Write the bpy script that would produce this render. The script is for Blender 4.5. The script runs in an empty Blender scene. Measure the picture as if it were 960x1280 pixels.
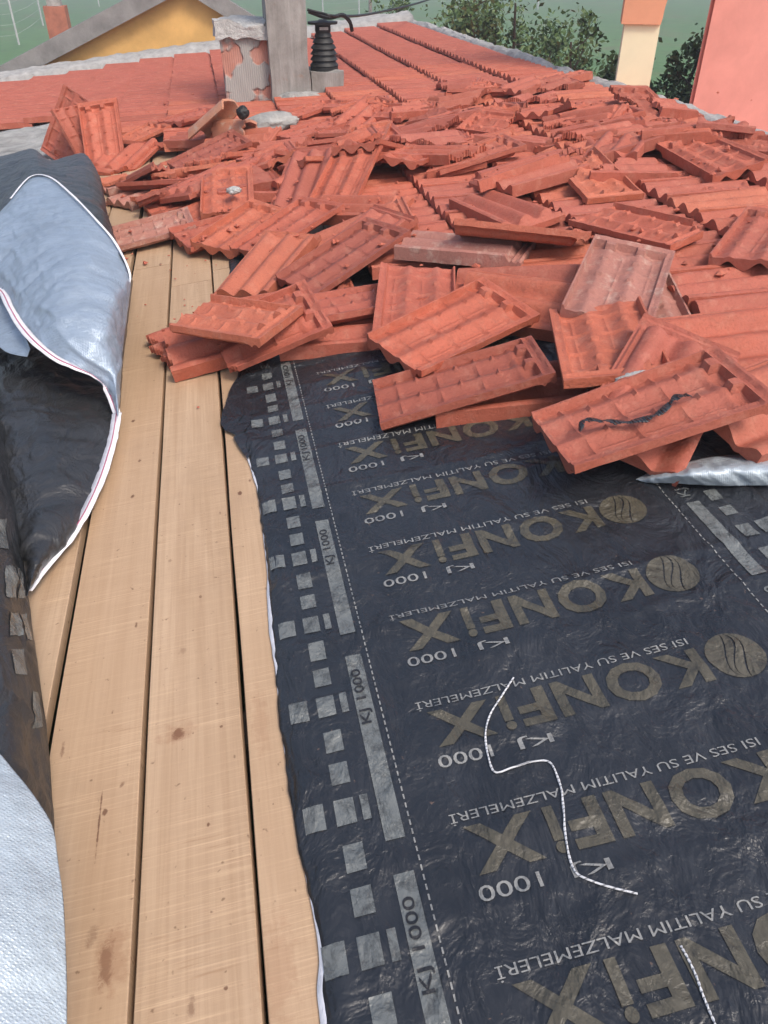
import bpy, bmesh, math, random
import numpy as np
from mathutils import Matrix, Vector
R_ = math.radians
random.seed(7); rng = np.random.default_rng(11)
SC = bpy.context.scene; COL = SC.collection

# ------------------------------------------------------------------ camera
PITCH, YAW, SLOPE, HC, FPX = 0.63343, -0.20206, R_(6.462), 0.862, 960.0
RF = Matrix(((math.cos(SLOPE), 0, -math.sin(SLOPE), 0), (0, 1, 0, 0), (math.sin(SLOPE), 0, math.cos(SLOPE), 0), (0, 0, 0, 1)))
CAMPOS = RF @ Vector((0, 0, HC))
cd = bpy.data.cameras.new('camera'); cam = bpy.data.objects.new('camera', cd); COL.objects.link(cam)
cam.location = CAMPOS; cam.rotation_euler = (math.pi/2 - PITCH, 0, YAW)
cd.sensor_fit = 'VERTICAL'; cd.sensor_height = 36; cd.lens = 27; cd.clip_start = 0.02; cd.clip_end = 2000
SC.camera = cam
# ------------------------------------------------------------------ light
SUN_EL, SUN_AZ = R_(52), R_(152)      # azimuth measured clockwise from +Y
w = bpy.data.worlds.new('World'); SC.world = w; w.use_nodes = True
wn = w.node_tree; bg = wn.nodes['Background']; sky = wn.nodes.new('ShaderNodeTexSky')
sky.sky_type = 'NISHITA'; sky.sun_disc = False; sky.sun_elevation = SUN_EL; sky.sun_rotation = SUN_AZ
sky.air_density = 1.0; sky.dust_density = 4.0; sky.ozone_density = 1.0
wn.links.new(sky.outputs[0], bg.inputs[0]); bg.inputs[1].default_value = 0.15
sl = bpy.data.lights.new('sun', 'SUN'); so = bpy.data.objects.new('sun', sl); COL.objects.link(so)
sl.energy = 1.5; sl.angle = R_(14); sl.color = (1, .95, .88)
sd = Vector((math.sin(SUN_AZ)*math.cos(SUN_EL), math.cos(SUN_AZ)*math.cos(SUN_EL), math.sin(SUN_EL)))
so.rotation_euler = sd.to_track_quat('Z', 'Y').to_euler()
SC.view_settings.view_transform = 'Standard'; SC.view_settings.look = 'None'
SC.view_settings.exposure = 0.55; SC.view_settings.gamma = 1

# ------------------------------------------------------------------ geometry helpers
def ray(px, py):
    v = Vector((px-480, 640-py, -FPX)).normalized()
    return cam.rotation_euler.to_matrix() @ v
NRM = Vector((-math.sin(SLOPE), 0, math.cos(SLOPE)))
RFI = RF.inverted()
def P(px, py, h=0.0):
    "pixel of the photograph -> roof coordinates (u, y, h) at height h above the deck"
    d = ray(px, py); t = (HC-h)/-(d.dot(NRM)); q = RFI @ (CAMPOS + d*t)
    return Vector((q.x, q.y, h))
def V(px, py, y):
    "pixel -> world point on the upright plane at depth y"
    d = ray(px, py); return CAMPOS + d*((y-CAMPOS.y)/d.y)
def tag(o, label=None, cat=None, group=None, kind=None):
    if label: o['label'] = label
    if cat: o['category'] = cat
    if group: o['group'] = group
    if kind: o['kind'] = kind
    return o
def empty(name, m=None):
    o = bpy.data.objects.new(name, None); COL.objects.link(o)
    if m is not None: o.matrix_world = m
    return o
def link(name, me, mat=None, parent=None, m=None):
    o = bpy.data.objects.new(name, me); COL.objects.link(o)
    if mat is not None:
        for k in (mat if isinstance(mat, (list, tuple)) else [mat]): me.materials.append(k)
    if m is not None: o.matrix_world = m
    if parent is not None: o.parent = parent
    return o
def mesh(name, verts, faces, smooth=True, angle=40):
    me = bpy.data.meshes.new(name); me.from_pydata([tuple(v) for v in verts], [], faces); me.update()
    if smooth:
        me.polygons.foreach_set('use_smooth', [True]*len(me.polygons))
        me.set_sharp_from_angle(angle=R_(angle))
    return me
class MB:
    def __init__(s): s.v = []; s.f = []; s.mi = []
    def add(s, vs, fs, mi=0):
        k = len(s.v); s.v += [tuple(v) for v in vs]; s.f += [tuple(i+k for i in f) for f in fs]; s.mi += [mi]*len(fs)
    def box(s, x0, x1, y0, y1, z0, z1, m=None, mi=0, b=0.0):
        vs = [Vector((x, y, z)) for z in (z0, z1) for y in (y0, y1) for x in (x0, x1)]
        if m is not None: vs = [m @ v for v in vs]
        s.add(vs, [(0,2,3,1),(4,5,7,6),(0,1,5,4),(2,6,7,3),(0,4,6,2),(1,3,7,5)], mi)
    def tube(s, pts, r, n=8, caps=True, mi=0):
        pts = [Vector(p) for p in pts]; rs = r if isinstance(r, (list, tuple)) else [r]*len(pts)
        vs = []; fs = []; a0 = None
        for i, p in enumerate(pts):
            d = (pts[min(i+1, len(pts)-1)] - pts[max(i-1, 0)]).normalized()
            if a0 is None: a0 = d.orthogonal().normalized()
            a0 = (a0 - d*a0.dot(d)).normalized(); b0 = d.cross(a0)
            for k in range(n):
                t = 2*math.pi*k/n; vs.append(p + (a0*math.cos(t) + b0*math.sin(t))*rs[i])
        for i in range(len(pts)-1):
            for k in range(n): fs.append((i*n+k, i*n+(k+1) % n, (i+1)*n+(k+1) % n, (i+1)*n+k))
        if caps: fs.append(tuple(range(n-1, -1, -1))); fs.append(tuple((len(pts)-1)*n+k for k in range(n)))
        s.add(vs, fs, mi)
    def lathe(s, prof, c, n=24, mi=0):
        vs = []; fs = []
        for r, z in prof:
            for k in range(n):
                t = 2*math.pi*k/n; vs.append((c[0]+r*math.cos(t), c[1]+r*math.sin(t), c[2]+z))
        for i in range(len(prof)-1):
            for k in range(n): fs.append((i*n+k, i*n+(k+1) % n, (i+1)*n+(k+1) % n, (i+1)*n+k))
        fs.append(tuple(range(n-1, -1, -1))); fs.append(tuple((len(prof)-1)*n+k for k in range(n)))
        s.add(vs, fs, mi)
    def build(s, name, mat=None, parent=None, m=None, smooth=False, angle=40):
        me = mesh(name, s.v, s.f, smooth, angle); o = link(name, me, mat, parent, m)
        if any(s.mi): me.polygons.foreach_set('material_index', s.mi)
        return o
_tab = rng.random((256, 256))
def vnoise(x, y, seed=0):
    x = np.asarray(x, float)+seed*17.3; y = np.asarray(y, float)+seed*9.1
    xi = np.floor(x).astype(int); yi = np.floor(y).astype(int); fx = x-xi; fy = y-yi
    fx = fx*fx*(3-2*fx); fy = fy*fy*(3-2*fy)
    t = lambda a, b: _tab[a % 256, b % 256]
    return (t(xi, yi)*(1-fx)+t(xi+1, yi)*fx)*(1-fy)+(t(xi, yi+1)*(1-fx)+t(xi+1, yi+1)*fx)*fy - .5
def fbm(x, y, seed=0, o=4):
    r = 0; a = 1
    for k in range(o): r = r + a*vnoise(np.asarray(x)*2**k, np.asarray(y)*2**k, seed+k*3); a *= .5
    return r

# ------------------------------------------------------------------ material helpers
class NT:
    def __init__(s, name):
        s.m = bpy.data.materials.new(name); s.m.use_nodes = True; s.t = s.m.node_tree
        s.b = s.t.nodes['Principled BSDF']; s.co = None
    def n(s, typ, **k):
        x = s.t.nodes.new('ShaderNode'+typ)
        for a, v in k.items(): setattr(x, a, v)
        return x
    def l(s, a, b): s.t.links.new(a, b)
    def obj(s):
        if s.co is None: s.co = s.n('TexCoord').outputs['Object']
        return s.co
    def map(s, scale=(1,1,1), loc=(0,0,0), rot=(0,0,0), src=None):
        m = s.n('Mapping'); m.inputs['Scale'].default_value = scale; m.inputs['Location'].default_value = loc
        m.inputs['Rotation'].default_value = rot; s.l(src or s.obj(), m.inputs[0]); return m.outputs[0]
    def noise(s, scale, detail=4, rough=.5, dist=0, vec=None):
        x = s.n('TexNoise'); x.inputs['Scale'].default_value = scale; x.inputs['Detail'].default_value = detail
        x.inputs['Roughness'].default_value = rough; x.inputs['Distortion'].default_value = dist
        s.l(vec or s.obj(), x.inputs['Vector']); return x.outputs[0]
    def ramp(s, f, stops, interp='LINEAR'):
        r = s.n('ValToRGB'); cr = r.color_ramp; cr.interpolation = interp
        while len(cr.elements) < len(stops): cr.elements.new(.5)
        for e, (p, c) in zip(cr.elements, stops):
            e.position = p; e.color = (c if isinstance(c, tuple) else (c, c, c))+(1,)
        s.l(f, r.inputs[0]); return r.outputs[0]
    def mix(s, f, a, b, mode='MIX'):
        x = s.n('Mix', data_type='RGBA', blend_type=mode)
        for sock, v in ((x.inputs[0], f), (x.inputs[6], a), (x.inputs[7], b)):
            if isinstance(v, (int, float)): sock.default_value = v
            elif isinstance(v, tuple): sock.default_value = v+(1,)
            else: s.l(v, sock)
        return x.outputs[2]
    def math(s, op, a, b=0.0, clamp=False):
        x = s.n('Math', operation=op, use_clamp=clamp)
        for sock, v in ((x.inputs[0], a), (x.inputs[1], b)):
            if isinstance(v, (int, float)): sock.default_value = v
            else: s.l(v, sock)
        return x.outputs[0]
    def bump(s, h, strength=.3, dist=.01, prev=None):
        b = s.n('Bump'); b.inputs['Strength'].default_value = strength; b.inputs['Distance'].default_value = dist
        s.l(h, b.inputs['Height'])
        if prev is not None: s.l(prev, b.inputs['Normal'])
        s.l(b.outputs[0], s.b.inputs['Normal']); return b.outputs[0]
    def set(s, col=None, rough=None, spec=None, metal=None):
        for nm, v in (('Base Color', col), ('Roughness', rough), ('Specular IOR Level', spec), ('Metallic', metal)):
            if v is None: continue
            sock = s.b.inputs[nm]
            if isinstance(v, tuple): sock.default_value = v+(1,)
            elif isinstance(v, (int, float)): sock.default_value = v
            else: s.l(v, sock)
        return s

def clay_mat(name, c1, c2, dust, dustamt=.5, rough=.62):
    t = NT(name); oi = t.n('ObjectInfo')
    off = t.n('VectorMath', operation='ADD'); sc = t.n('VectorMath', operation='SCALE')
    cmb = t.n('CombineXYZ')
    for i in range(3): t.l(oi.outputs['Random'], cmb.inputs[i])
    t.l(cmb.outputs[0], sc.inputs[0]); sc.inputs['Scale'].default_value = 37.0
    t.l(t.obj(), off.inputs[0]); t.l(sc.outputs[0], off.inputs[1]); v = off.outputs[0]
    mean = tuple((a_+b_)/2 for a_, b_ in zip(c1, c2)); base = t.ramp(oi.outputs['Random'], [(0, c1), (.3, mean), (.55, c2), (.72, (c1[0]*1.06, c1[1]*1.25, c1[2]*1.2)), (.86, c1), (.93, tuple(v_*.72 for v_ in c2)), (1, tuple(v_*.8 for v_ in c1))])
    n1 = t.noise(9, 5, .6, .4, v); base = t.mix(t.ramp(n1, [(.35, 0.0), (.7, .55)]), base, tuple(x*.62 for x in c1))
    n2 = t.noise(24, 6, .7, 0, v); base = t.mix(t.math('MULTIPLY', t.ramp(n2, [(.52, 0.0), (.72, 1.0)]), dustamt), base, dust)
    soot = t.noise(5, 6, .8, .8, v); base = t.mix(t.ramp(soot, [(.60, 0.0), (.74, .6)]), base, tuple(x*.38 for x in c1))
    n3 = t.noise(160, 3, .6, 0, v); base = t.mix(t.ramp(n3, [(.3, .35), (.5, 0.0)]), base, tuple(x*.45 for x in c1))
    t.set(base, t.ramp(n2, [(.3, rough-.14), (.7, rough+.15)]), .5)
    n4 = t.noise(420, 2, .6, 0, v); b = t.bump(t.noise(70, 6, .75, .3, v), .65, .006); b = t.bump(n3, .5, .002, b); t.bump(n4, .35, .0008, b)
    return t.m
CLAY = clay_mat('clay_tile', (.48, .118, .064), (.39, .105, .070), (.56, .28, .20), .38)
CLAYD = clay_mat('clay_tile_weathered', (.42, .175, .13), (.38, .16, .125), (.52, .37, .30), .8, .7)

def plain(name, c, rough=.7, spec=.4, var=.25, scale=8, bump=.3, bd=.01, metal=0):
    t = NT(name); n = t.noise(scale, 6, .65, .2)
    t.set(t.mix(t.ramp(n, [(.3, 0.0), (.7, 1.0)]), tuple(x*(1-var) for x in c), tuple(min(1, x*(1+var)) for x in c)), rough, spec, metal)
    t.bump(t.noise(scale*5, 6, .7), bump, bd); return t.m

# wood
def wood_mat():
    t = NT('sawn_pine'); oi = t.n('ObjectInfo'); rnd = oi.outputs['Random']
    cmb = t.n('CombineXYZ'); t.l(rnd, cmb.inputs[0]); t.l(rnd, cmb.inputs[1])
    sc = t.n('VectorMath', operation='SCALE'); sc.inputs['Scale'].default_value = 23; t.l(cmb.outputs[0], sc.inputs[0])
    ad = t.n('VectorMath', operation='ADD'); t.l(t.obj(), ad.inputs[0]); t.l(sc.outputs[0], ad.inputs[1]); v = ad.outputs[0]
    g = t.noise(1, 8, .7, .5, t.map((120, 2.6, 120), src=v))
    g2 = t.noise(1, 4, .5, 1.2, t.map((16, .9, 16), src=v))
    base = t.mix(t.ramp(g2, [(.3, 0.0), (.7, 1.0)]), (.53, .375, .245), (.40, .265, .160))
    base = t.mix(t.ramp(g, [(.35, .5), (.6, 0.0)]), base, (.33, .205, .12))
    base = t.mix(t.math('MULTIPLY', rnd, .6), base, (.46, .30, .18))
    saw = t.noise(1, 3, .6, .1, t.map((6, 420, 6), rot=(0, 0, .05), src=v))
    saw2 = t.noise(1, 3, .6, .1, t.map((9, 150, 9), rot=(0, 0, -.04), src=v))
    patch = t.noise(7, 3, .5, 0, v)
    sawm = t.math('MULTIPLY', t.ramp(saw, [(.5, 0.0), (.68, .5)]), t.ramp(patch, [(.4, .25), (.6, 1.0)]))
    base = t.mix(sawm, base, (.66, .46, .29))
    base = t.mix(t.math('MULTIPLY', t.ramp(saw2, [(.6, 0.0), (.7, .5)]), t.ramp(patch, [(.45, 0.0), (.6, 1.0)])), base, (.30, .17, .09))
    dirt = t.noise(4, 6, .75, .3, v); base = t.mix(t.ramp(dirt, [(.55, 0.0), (.8, .5)]), base, (.34, .23, .15))
    specks = t.noise(90, 2, .5, 0, v); base = t.mix(t.ramp(specks, [(.70, 0.0), (.76, .7)]), base, (.16, .09, .05))
    # knots and stains of the boards, (u, y, half-width, half-length)
    sx = t.n('SeparateXYZ'); t.l(t.obj(), sx.inputs[0])
    wob = t.noise(70, 5, .7, .5)
    for (px, py, rx, ry, st, ln) in [(222,915,.008,.009,.9,0),(222,915,.022,.016,.35,1),(132,1205,.007,.022,.7,0),(140,1195,.018,.035,.4,1),(228,812,.006,.006,.3,0),
            (130,1015,.003,.004,.8,0),(152,980,.004,.004,.6,0),(260,1030,.0022,.003,.9,0),(276,907,.003,.0025,.8,0),(123,1030,.0012,.045,.8,0),(115,1170,.006,.012,.4,0),
            (78,935,.003,.012,.6,0),(165,620,.004,.006,.9,0),(174,575,.003,.005,.8,0),(166,525,.004,.006,.9,0),(300,615,.004,.008,.9,0),(170,780,.0025,.005,.8,0),(212,700,.003,.004,.4,0),(275,640,.002,.006,.6,0),
            (200,330,.004,.015,.7,0),(282,1235,.002,.002,.8,0),(238,1260,.004,.01,.5,0),(312,600,.002,.004,.7,0),(250,745,.002,.003,.6,0),(140,890,.002,.004,.6,0),(345,1210,.02,.05,.3,1),(325,900,.012,.05,.25,1)]:
        q = P(px, py)
        dx = t.math('DIVIDE', t.math('SUBTRACT', sx.outputs[0], q.x), rx); dy = t.math('DIVIDE', t.math('SUBTRACT', sx.outputs[1], q.y), ry)
        d = t.math('SQRT', t.math('ADD', t.math('MULTIPLY', dx, dx), t.math('MULTIPLY', dy, dy)))
        d = t.math('ADD', d, t.math('MULTIPLY', t.math('SUBTRACT', wob, .5), 3.4))
        base = t.mix(t.math('MULTIPLY', t.math('MULTIPLY', t.math('SUBTRACT', 1.25, d, True), 1.5, True), st, True), base, (.13, .055, .03) if not ln else (.30, .15, .08))
    t.set(base, .68, .35)
    b = t.bump(g, .25, .003); b = t.bump(saw, .3, .0012, b)
    return t.m
WOOD = wood_mat()

# dark film of the underlay, shared by the sheet and its print
def film_bump(t, k=1.0):
    a = t.noise(1, 4, .55, .7, t.map((15, 10, 12), rot=(0, 0, .35)))
    b = t.noise(1, 6, .65, .5, t.map((46, 38, 50), rot=(0, 0, -.5)))
    c = t.noise(1, 3, .55, .4, t.map((130, 80, 100), rot=(0, 0, .3)))
    r = t.ramp(b, [(.44, 0.0), (.5, 1.0), (.56, 0.0)])
    n = t.bump(a, .8*k, .022); n = t.bump(b, .45*k, .005, n); n = t.bump(r, .20*k, .0018, n); t.bump(c, .16*k, .0015, n)
    return a, b
def film_mat(name, col, rough=.3, coat=.4):
    t = NT(name); a, b = film_bump(t)
    n = t.noise(5, 5, .65, .4)
    c = t.mix(t.ramp(n, [(.35, 0.0), (.7, 1.0)]), col, tuple(x*1.5+.002 for x in col))
    d = t.noise(13, 7, .8, .8); c = t.mix(t.ramp(d, [(.58, 0.0), (.82, .35)]), c, (.10, .09, .08))
    dd = t.noise(110, 3, .6); c = t.mix(t.ramp(dd, [(.71, 0.0), (.76, .5)]), c, (.22, .14, .10))
    t.set(c, t.ramp(n, [(.3, rough), (.7, rough+.14)]), .55)
    return t.m
FILM = film_mat('underlay_film', (.016, .018, .022), .25)
FILM2 = film_mat('underlay_film_dark_side', (.024, .025, .027), .3)
def print_mat(name, col, wear=.5, rough=.36):
    t = NT(name); film_bump(t, 1.25)
    n = t.noise(40, 6, .75, .6); m = t.ramp(n, [(wear-.16, 0.0), (wear+.02, 1.0)])
    c = t.mix(t.math('MULTIPLY', t.math('ADD', t.math('MULTIPLY', m, .62), .38), 1.0), (.02, .02, .021), col)
    t.set(c, rough, .5); return t.m
GOLD = print_mat('gold_print', (.084, .075, .054), .48)
WHITEP = print_mat('white_print', (.24, .24, .23), .44)
SILVERP = print_mat('silver_print', (.150, .160, .156), .52, .25)
DARKP = print_mat('dark_print', (.02, .02, .022), .3)

def silver_mat(name, col, metal=.25):
    t = NT(name)
    a = t.n('TexWave', wave_type='BANDS', bands_direction='X'); a.inputs['Scale'].default_value = 95; a.inputs['Distortion'].default_value = .6
    b = t.n('TexWave', wave_type='BANDS', bands_direction='Y'); b.inputs['Scale'].default_value = 95; b.inputs['Distortion'].default_value = .6
    for x in (a, b): t.l(t.map(rot=(.2, .1, .5)), x.inputs[0])
    wv = t.math('MAXIMUM', a.outputs[1], b.outputs[1])
    n = t.noise(1, 5, .7, .3, t.map((14, 60, 40), rot=(0, 0, .55))); n2 = t.noise(6, 5, .7)
    c = t.mix(t.ramp(n, [(.3, 0.0), (.7, .8)]), tuple(x*.72 for x in col), col)
    c = t.mix(t.ramp(n2, [(.5, 0.0), (.75, .4)]), c, tuple(x*.5 for x in col))
    t.set(c, t.ramp(n, [(.3, .42), (.7, .26)]), .5, metal)
    q = t.bump(wv, .35, .0012); q = t.bump(n, .4, .006, q); t.bump(n2, .4, .02, q)
    return t.m
SILVER = silver_mat('woven_silver', (.36, .44, .54))
SILVERW = silver_mat('woven_silver_pale', (.52, .60, .66), .15)
HEM = plain('white_hem', (.78, .77, .80), .55, .4, .1, 40, .4, .003)
PINKT = plain('pink_thread', (.45, .12, .2), .6, .3, .1)
MORTAR = plain('grey_mortar', (.36, .35, .33), .9, .2, .35, 9, .8, .02)
MORTARW = plain('pale_mortar', (.50, .49, .47), .9, .2, .25, 12, .8, .02)
MORTARG = plain('ridge_mortar', (.37, .36, .345), .95, .1, .25, 14, .6, .015)
CONC = plain('grey_concrete', (.24, .23, .22), .9, .2, .25, 5, .6, .015)
YELLOW = plain('ochre_plaster', (.68, .40, .14), .85, .2, .2, 2.2, .3, .01)
PINK = plain('pink_plaster', (.64, .27, .225), .85, .2, .10, 4, .25, .004)
CREAM = plain('cream_plaster', (.82, .74, .50), .8, .2, .06, 4, .2, .004)
PEACH = plain('peach_plaster', (.74, .34, .20), .8, .2, .08, 4, .2, .004)
BLACKM = plain('sooty_black', (.018, .017, .017), .55, .4, .3, 12, .3, .004)
RUBBER = plain('black_cable', (.015, .015, .016), .5)
def grass_mat():
    t = NT('field'); n = t.noise(.09, 8, .7); n2 = t.noise(1.2, 8, .75); n3 = t.noise(.35, 5, .6)
    c = t.mix(t.ramp(n, [(.35, 0.0), (.65, 1.0)]), (.085, .185, .055), (.115, .225, .075))
    c = t.mix(t.ramp(n2, [(.45, 0.0), (.75, .7)]), c, (.05, .10, .035))
    c = t.mix(t.ramp(n3, [(.52, 0.0), (.70, .55)]), c, (.17, .14, .08))
    t.set(c, .95, .1); t.bump(n2, .6, .2); return t.m
BARK = plain('bark', (.10, .08, .06), .9, .2, .3, 20, .8, .02)
def leaf_mat():
    t = NT('leaves'); g = t.n('NewGeometry')
    c = t.ramp(g.outputs['Random Per Island'], [(0, (.05, .095, .025)), (.55, (.095, .155, .045)), (1, (.17, .22, .09))])
    t.set(c, .55, .3)
    t.b.inputs['Transmission Weight'].default_value = 0
    return t.m
LEAF = leaf_mat()

# ================================================================== SETTING
GZ = -3.6
ground = link('field', mesh('field', [(-900, -300, GZ), (900, -300, GZ), (900, 1500, GZ), (-900, 1500, GZ)], [(0, 1, 2, 3)], False), grass_mat())
tag(ground, kind='structure')

# the house whose roof we stand on
house = tag(empty('house', RF), 'house whose low tiled roof is half stripped down to pine boards', 'house')
UR, YF = 2.02, 9.25          # ridge, far edge
def bevel_board(u0, u1, y0, y1, z0, z1, nseg=40, wav=.0016, seed=0):
    ys = np.linspace(y0, y1, nseg+1); b = .0012
    l = u0 + wav*2*vnoise(ys*3, ys*0+seed, 5); r = u1 + wav*2*vnoise(ys*3, ys*0+seed+40, 9)
    top = z1 + .0012*vnoise(ys*2, ys*0+seed, 2)
    vs = []; fs = []
    for i, y in enumerate(ys):
        vs += [(l[i], y, z0), (l[i], y, top[i]-b), (l[i]+b, y, top[i]), (r[i]-b, y, top[i]), (r[i], y, top[i]-b), (r[i], y, z0)]
    for i in range(nseg):
        for k in range(6):
            a = i*6+k; c = i*6+(k+1) % 6; fs.append((a, a+6, c+6, c))
    fs.append((5, 4, 3, 2, 1, 0)[::-1]); n = nseg*6; fs.append(tuple(n+k for k in range(6))[::-1])
    me = mesh('board', vs, fs, True, 25)
    return me
seams = [-2.53, -2.39, -2.25, -2.11, -1.97, -1.83, -1.69, -1.55, -1.41, -1.27, -1.13, -.99, -.85, -.71, -.572, -.430, -.291, -.152, -.012, .13, .27, .41, .55, .69, .83, .97, 1.11, 1.25, 1.39, 1.53, 1.67, 1.81, 1.98]
joint = {-.430: 2.78, -.291: 2.545, -.152: 2.63, -.572: 2.2, -.012: 2.1}
for i in range(len(seams)-1):
    a, b = seams[i], seams[i+1]; gl = .007 if a == -.430 else .0035; gr = .0075 if b == -.430 else .0035
    j = joint.get(a, 2.2+.9*random.random())
    for (y0, y1) in ((-.6, j-.003), (j+.003, 6.4 if i < 18 else 4.5)):
        o = link('deck_board', bevel_board(a+gl, b-gr, y0, y1, -.024, -.001-random.random()*.0015, seed=i), WOOD, house)
# rafters, walls and the rear slope
mb = MB()
for y in np.arange(-.5, 9.2, .6): mb.box(-2.5, 1.95, y, y+.06, -.13, -.0265)
mb.build('rafter', BARK, house)
mb = MB(); mb.box(-2.45, 1.9, -.55, -.35, -3.5, -.14); mb.box(-2.45, 1.9, 9.0, 9.2, -3.5, -.14)
mb.box(-2.45, -2.25, -.348, 8.998, -3.5, -.14); mb.box(1.7, 1.9, -.348, 8.998, -3.5, -.14)
mb.build('wall', plain('white_plaster', (.6, .58, .54), .9), house)
# sub-roof under the laid far tiles
mb = MB(); mb.box(-2.5, 1.98, 6.41, 9.2, -.024, -.003); mb.box(0.02, 1.98, 4.51, 6.40, -.024, -.003); mb.build('sheathing', WOOD, house)
# rear slope
vs = []; fs = []; ny = 460; prof = [(0, .035), (1.6, -.75)]
for i in range(ny+1):
    y = -.6 + 9.8*i/ny; z = .016*abs(math.sin(y*math.pi/.0855))
    for (du, dz) in prof: vs.append((UR+.06+du, y, dz+z-.03))
for i in range(ny): fs.append((i*2, i*2+2, i*2+3, i*2+1)[::-1])
link('rear_slope_tiles', mesh('rear', vs, fs, True, 60), CLAY, house)
# lumpy mortar bead along the ridge
def bead(name, fn, y0, y1, n, mat, parent, wid, hgt, seed, m=18):
    vs = []; fs = []
    for i in range(n+1):
        y = y0+(y1-y0)*i/n; cu = fn(y)+.02*float(fbm(y*3, seed, 1)); wd = wid*(1+.35*float(fbm(y*4, seed+2.2, 3))); hh = hgt*(1+.5*float(fbm(y*5, seed+7, 4)))
        for k in range(m+1):
            t = -1+2*k/m; z = max(0, 1-abs(t)**2.4)
            vs.append((cu+t*wd+.012*float(fbm(y*9, k*.5, seed)), y, -.01+z*hh+.012*float(fbm(y*14, t*4+seed, 5))*z))
    for i in range(n):
        for k in range(m): a = i*(m+1)+k; fs.append((a, a+1, a+m+2, a+m+1))
    return link(name, mesh(name, vs, fs, True, 60), mat, parent)
bead('ridge_mortar', lambda y: UR+.03, -.6, YF, 420, MORTARG, house, .075, .055, 1.0)
# mortar joint at the far end of the roof along the ochre gable
vs = []; fs = []; n = 260
for i in range(n+1):
    u = -2.3+4.35*i/n; yb = 8.90+.02*float(fbm(u*4, 3, 2)); 
    for k, (dy, dz) in enumerate([(0, .02), (.03, .075), (.12, .10), (.30, .11), (.4, -.1)]):
        vs.append((u, yb+dy+.02*float(fbm(u*7, k, 6)), dz+.02*float(fbm(u*9, k*2, 8))))
for i in range(n):
    for k in range(4): a = i*5+k; fs.append((a, a+5, a+6, a+1)[::-1])
link('verge_mortar', mesh('verge_mortar', vs, fs, True, 60), MORTARG, house)
# cement slab at the left, where the tiles end
q0, q1 = P(-40, 158), P(118, 160)
nx, ny = 60, 60; vs = []; fs = []
for j in range(ny+1):
    for i in range(nx+1):
        u = -2.45+1.62*i/nx; y = 4.4+1.62*j/ny
        edge = float(fbm(u*3, y*3, 12))
        z = .035+.02*edge+.012*float(fbm(u*14, y*14, 13))
        if u > -.95+.2*edge: z -= .05
        vs.append((u, y, z))
for j in range(ny):
    for i in range(nx): a = j*(nx+1)+i; fs.append((a, a+1, a+nx+2, a+nx+1))
link('cement_bed', mesh('cement_bed', vs, fs, True, 60), MORTAR, house)

# ================================================================== TILES
TL, TW = .372, .228
XS, TWR = .90, .205      # the profile is drawn .228 wide and squeezed to the real width
def tile_fields(nx, ny):
    x = np.linspace(-TW/2, TW/2, nx+1); y = np.linspace(-TL/2, TL/2, ny+1)
    X, Y = np.meshgrid(x, y)
    c = np.clip(.5+.5*np.cos(2*np.pi*(X-.0175)/.085), 0, 1)**.8
    roll = .010+.0225*c
    top = np.where(X < -.090, .009+.004*(np.abs(X+.104) < .0035), roll)
    # head end: flattened rebate with two cross ribs
    hd = np.clip((Y-.142)/.010, 0, 1); flat = .011+.006*((np.abs(Y-.161) < .004) | (np.abs(Y-.180) < .0045))
    top = top*(1-hd)+flat*hd
    bot = np.where(X < -.090, -.004, np.where(X > .108, .002, -.0025+.0125*c**.8))
    bot = np.where(np.abs(X) > TW/2-.008, -.0075, bot)
    bot = np.where(Y > .158, np.minimum(bot, -.003), bot)
    bot = np.where((np.abs(Y-.163) < .003), -.009, bot); bot = np.where((Y > .176), -.008, bot)
    for xx in (-.0675, .0175): bot = np.where((np.abs(X-xx) < .002) & (np.abs(Y) < .13), np.minimum(bot, .0075), bot)
    bot = np.where(Y < -.176, np.minimum(bot, .002), bot)
    for yy in (-.135, -.045, .045, .125):            # cross bars inside the rolls
        bot = np.where((np.abs(Y-yy) < .004) & (X > -.09) & (X < .108), np.minimum(bot, -.0035+.0085*c), bot)
    for yy in (-.09, .0, .085):                   # small pegs on the pan bands
        for xx in (-.025, .060): bot = np.where((np.abs(Y-yy) < .0035) & (np.abs(X-xx) < .010), -.0075, bot)
    for xx in (-.025, .060): bot = np.where((np.abs(Y-.148) < .008) & (np.abs(X-xx) < .014), -.0125, bot)
    return X, Y, top, bot
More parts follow.
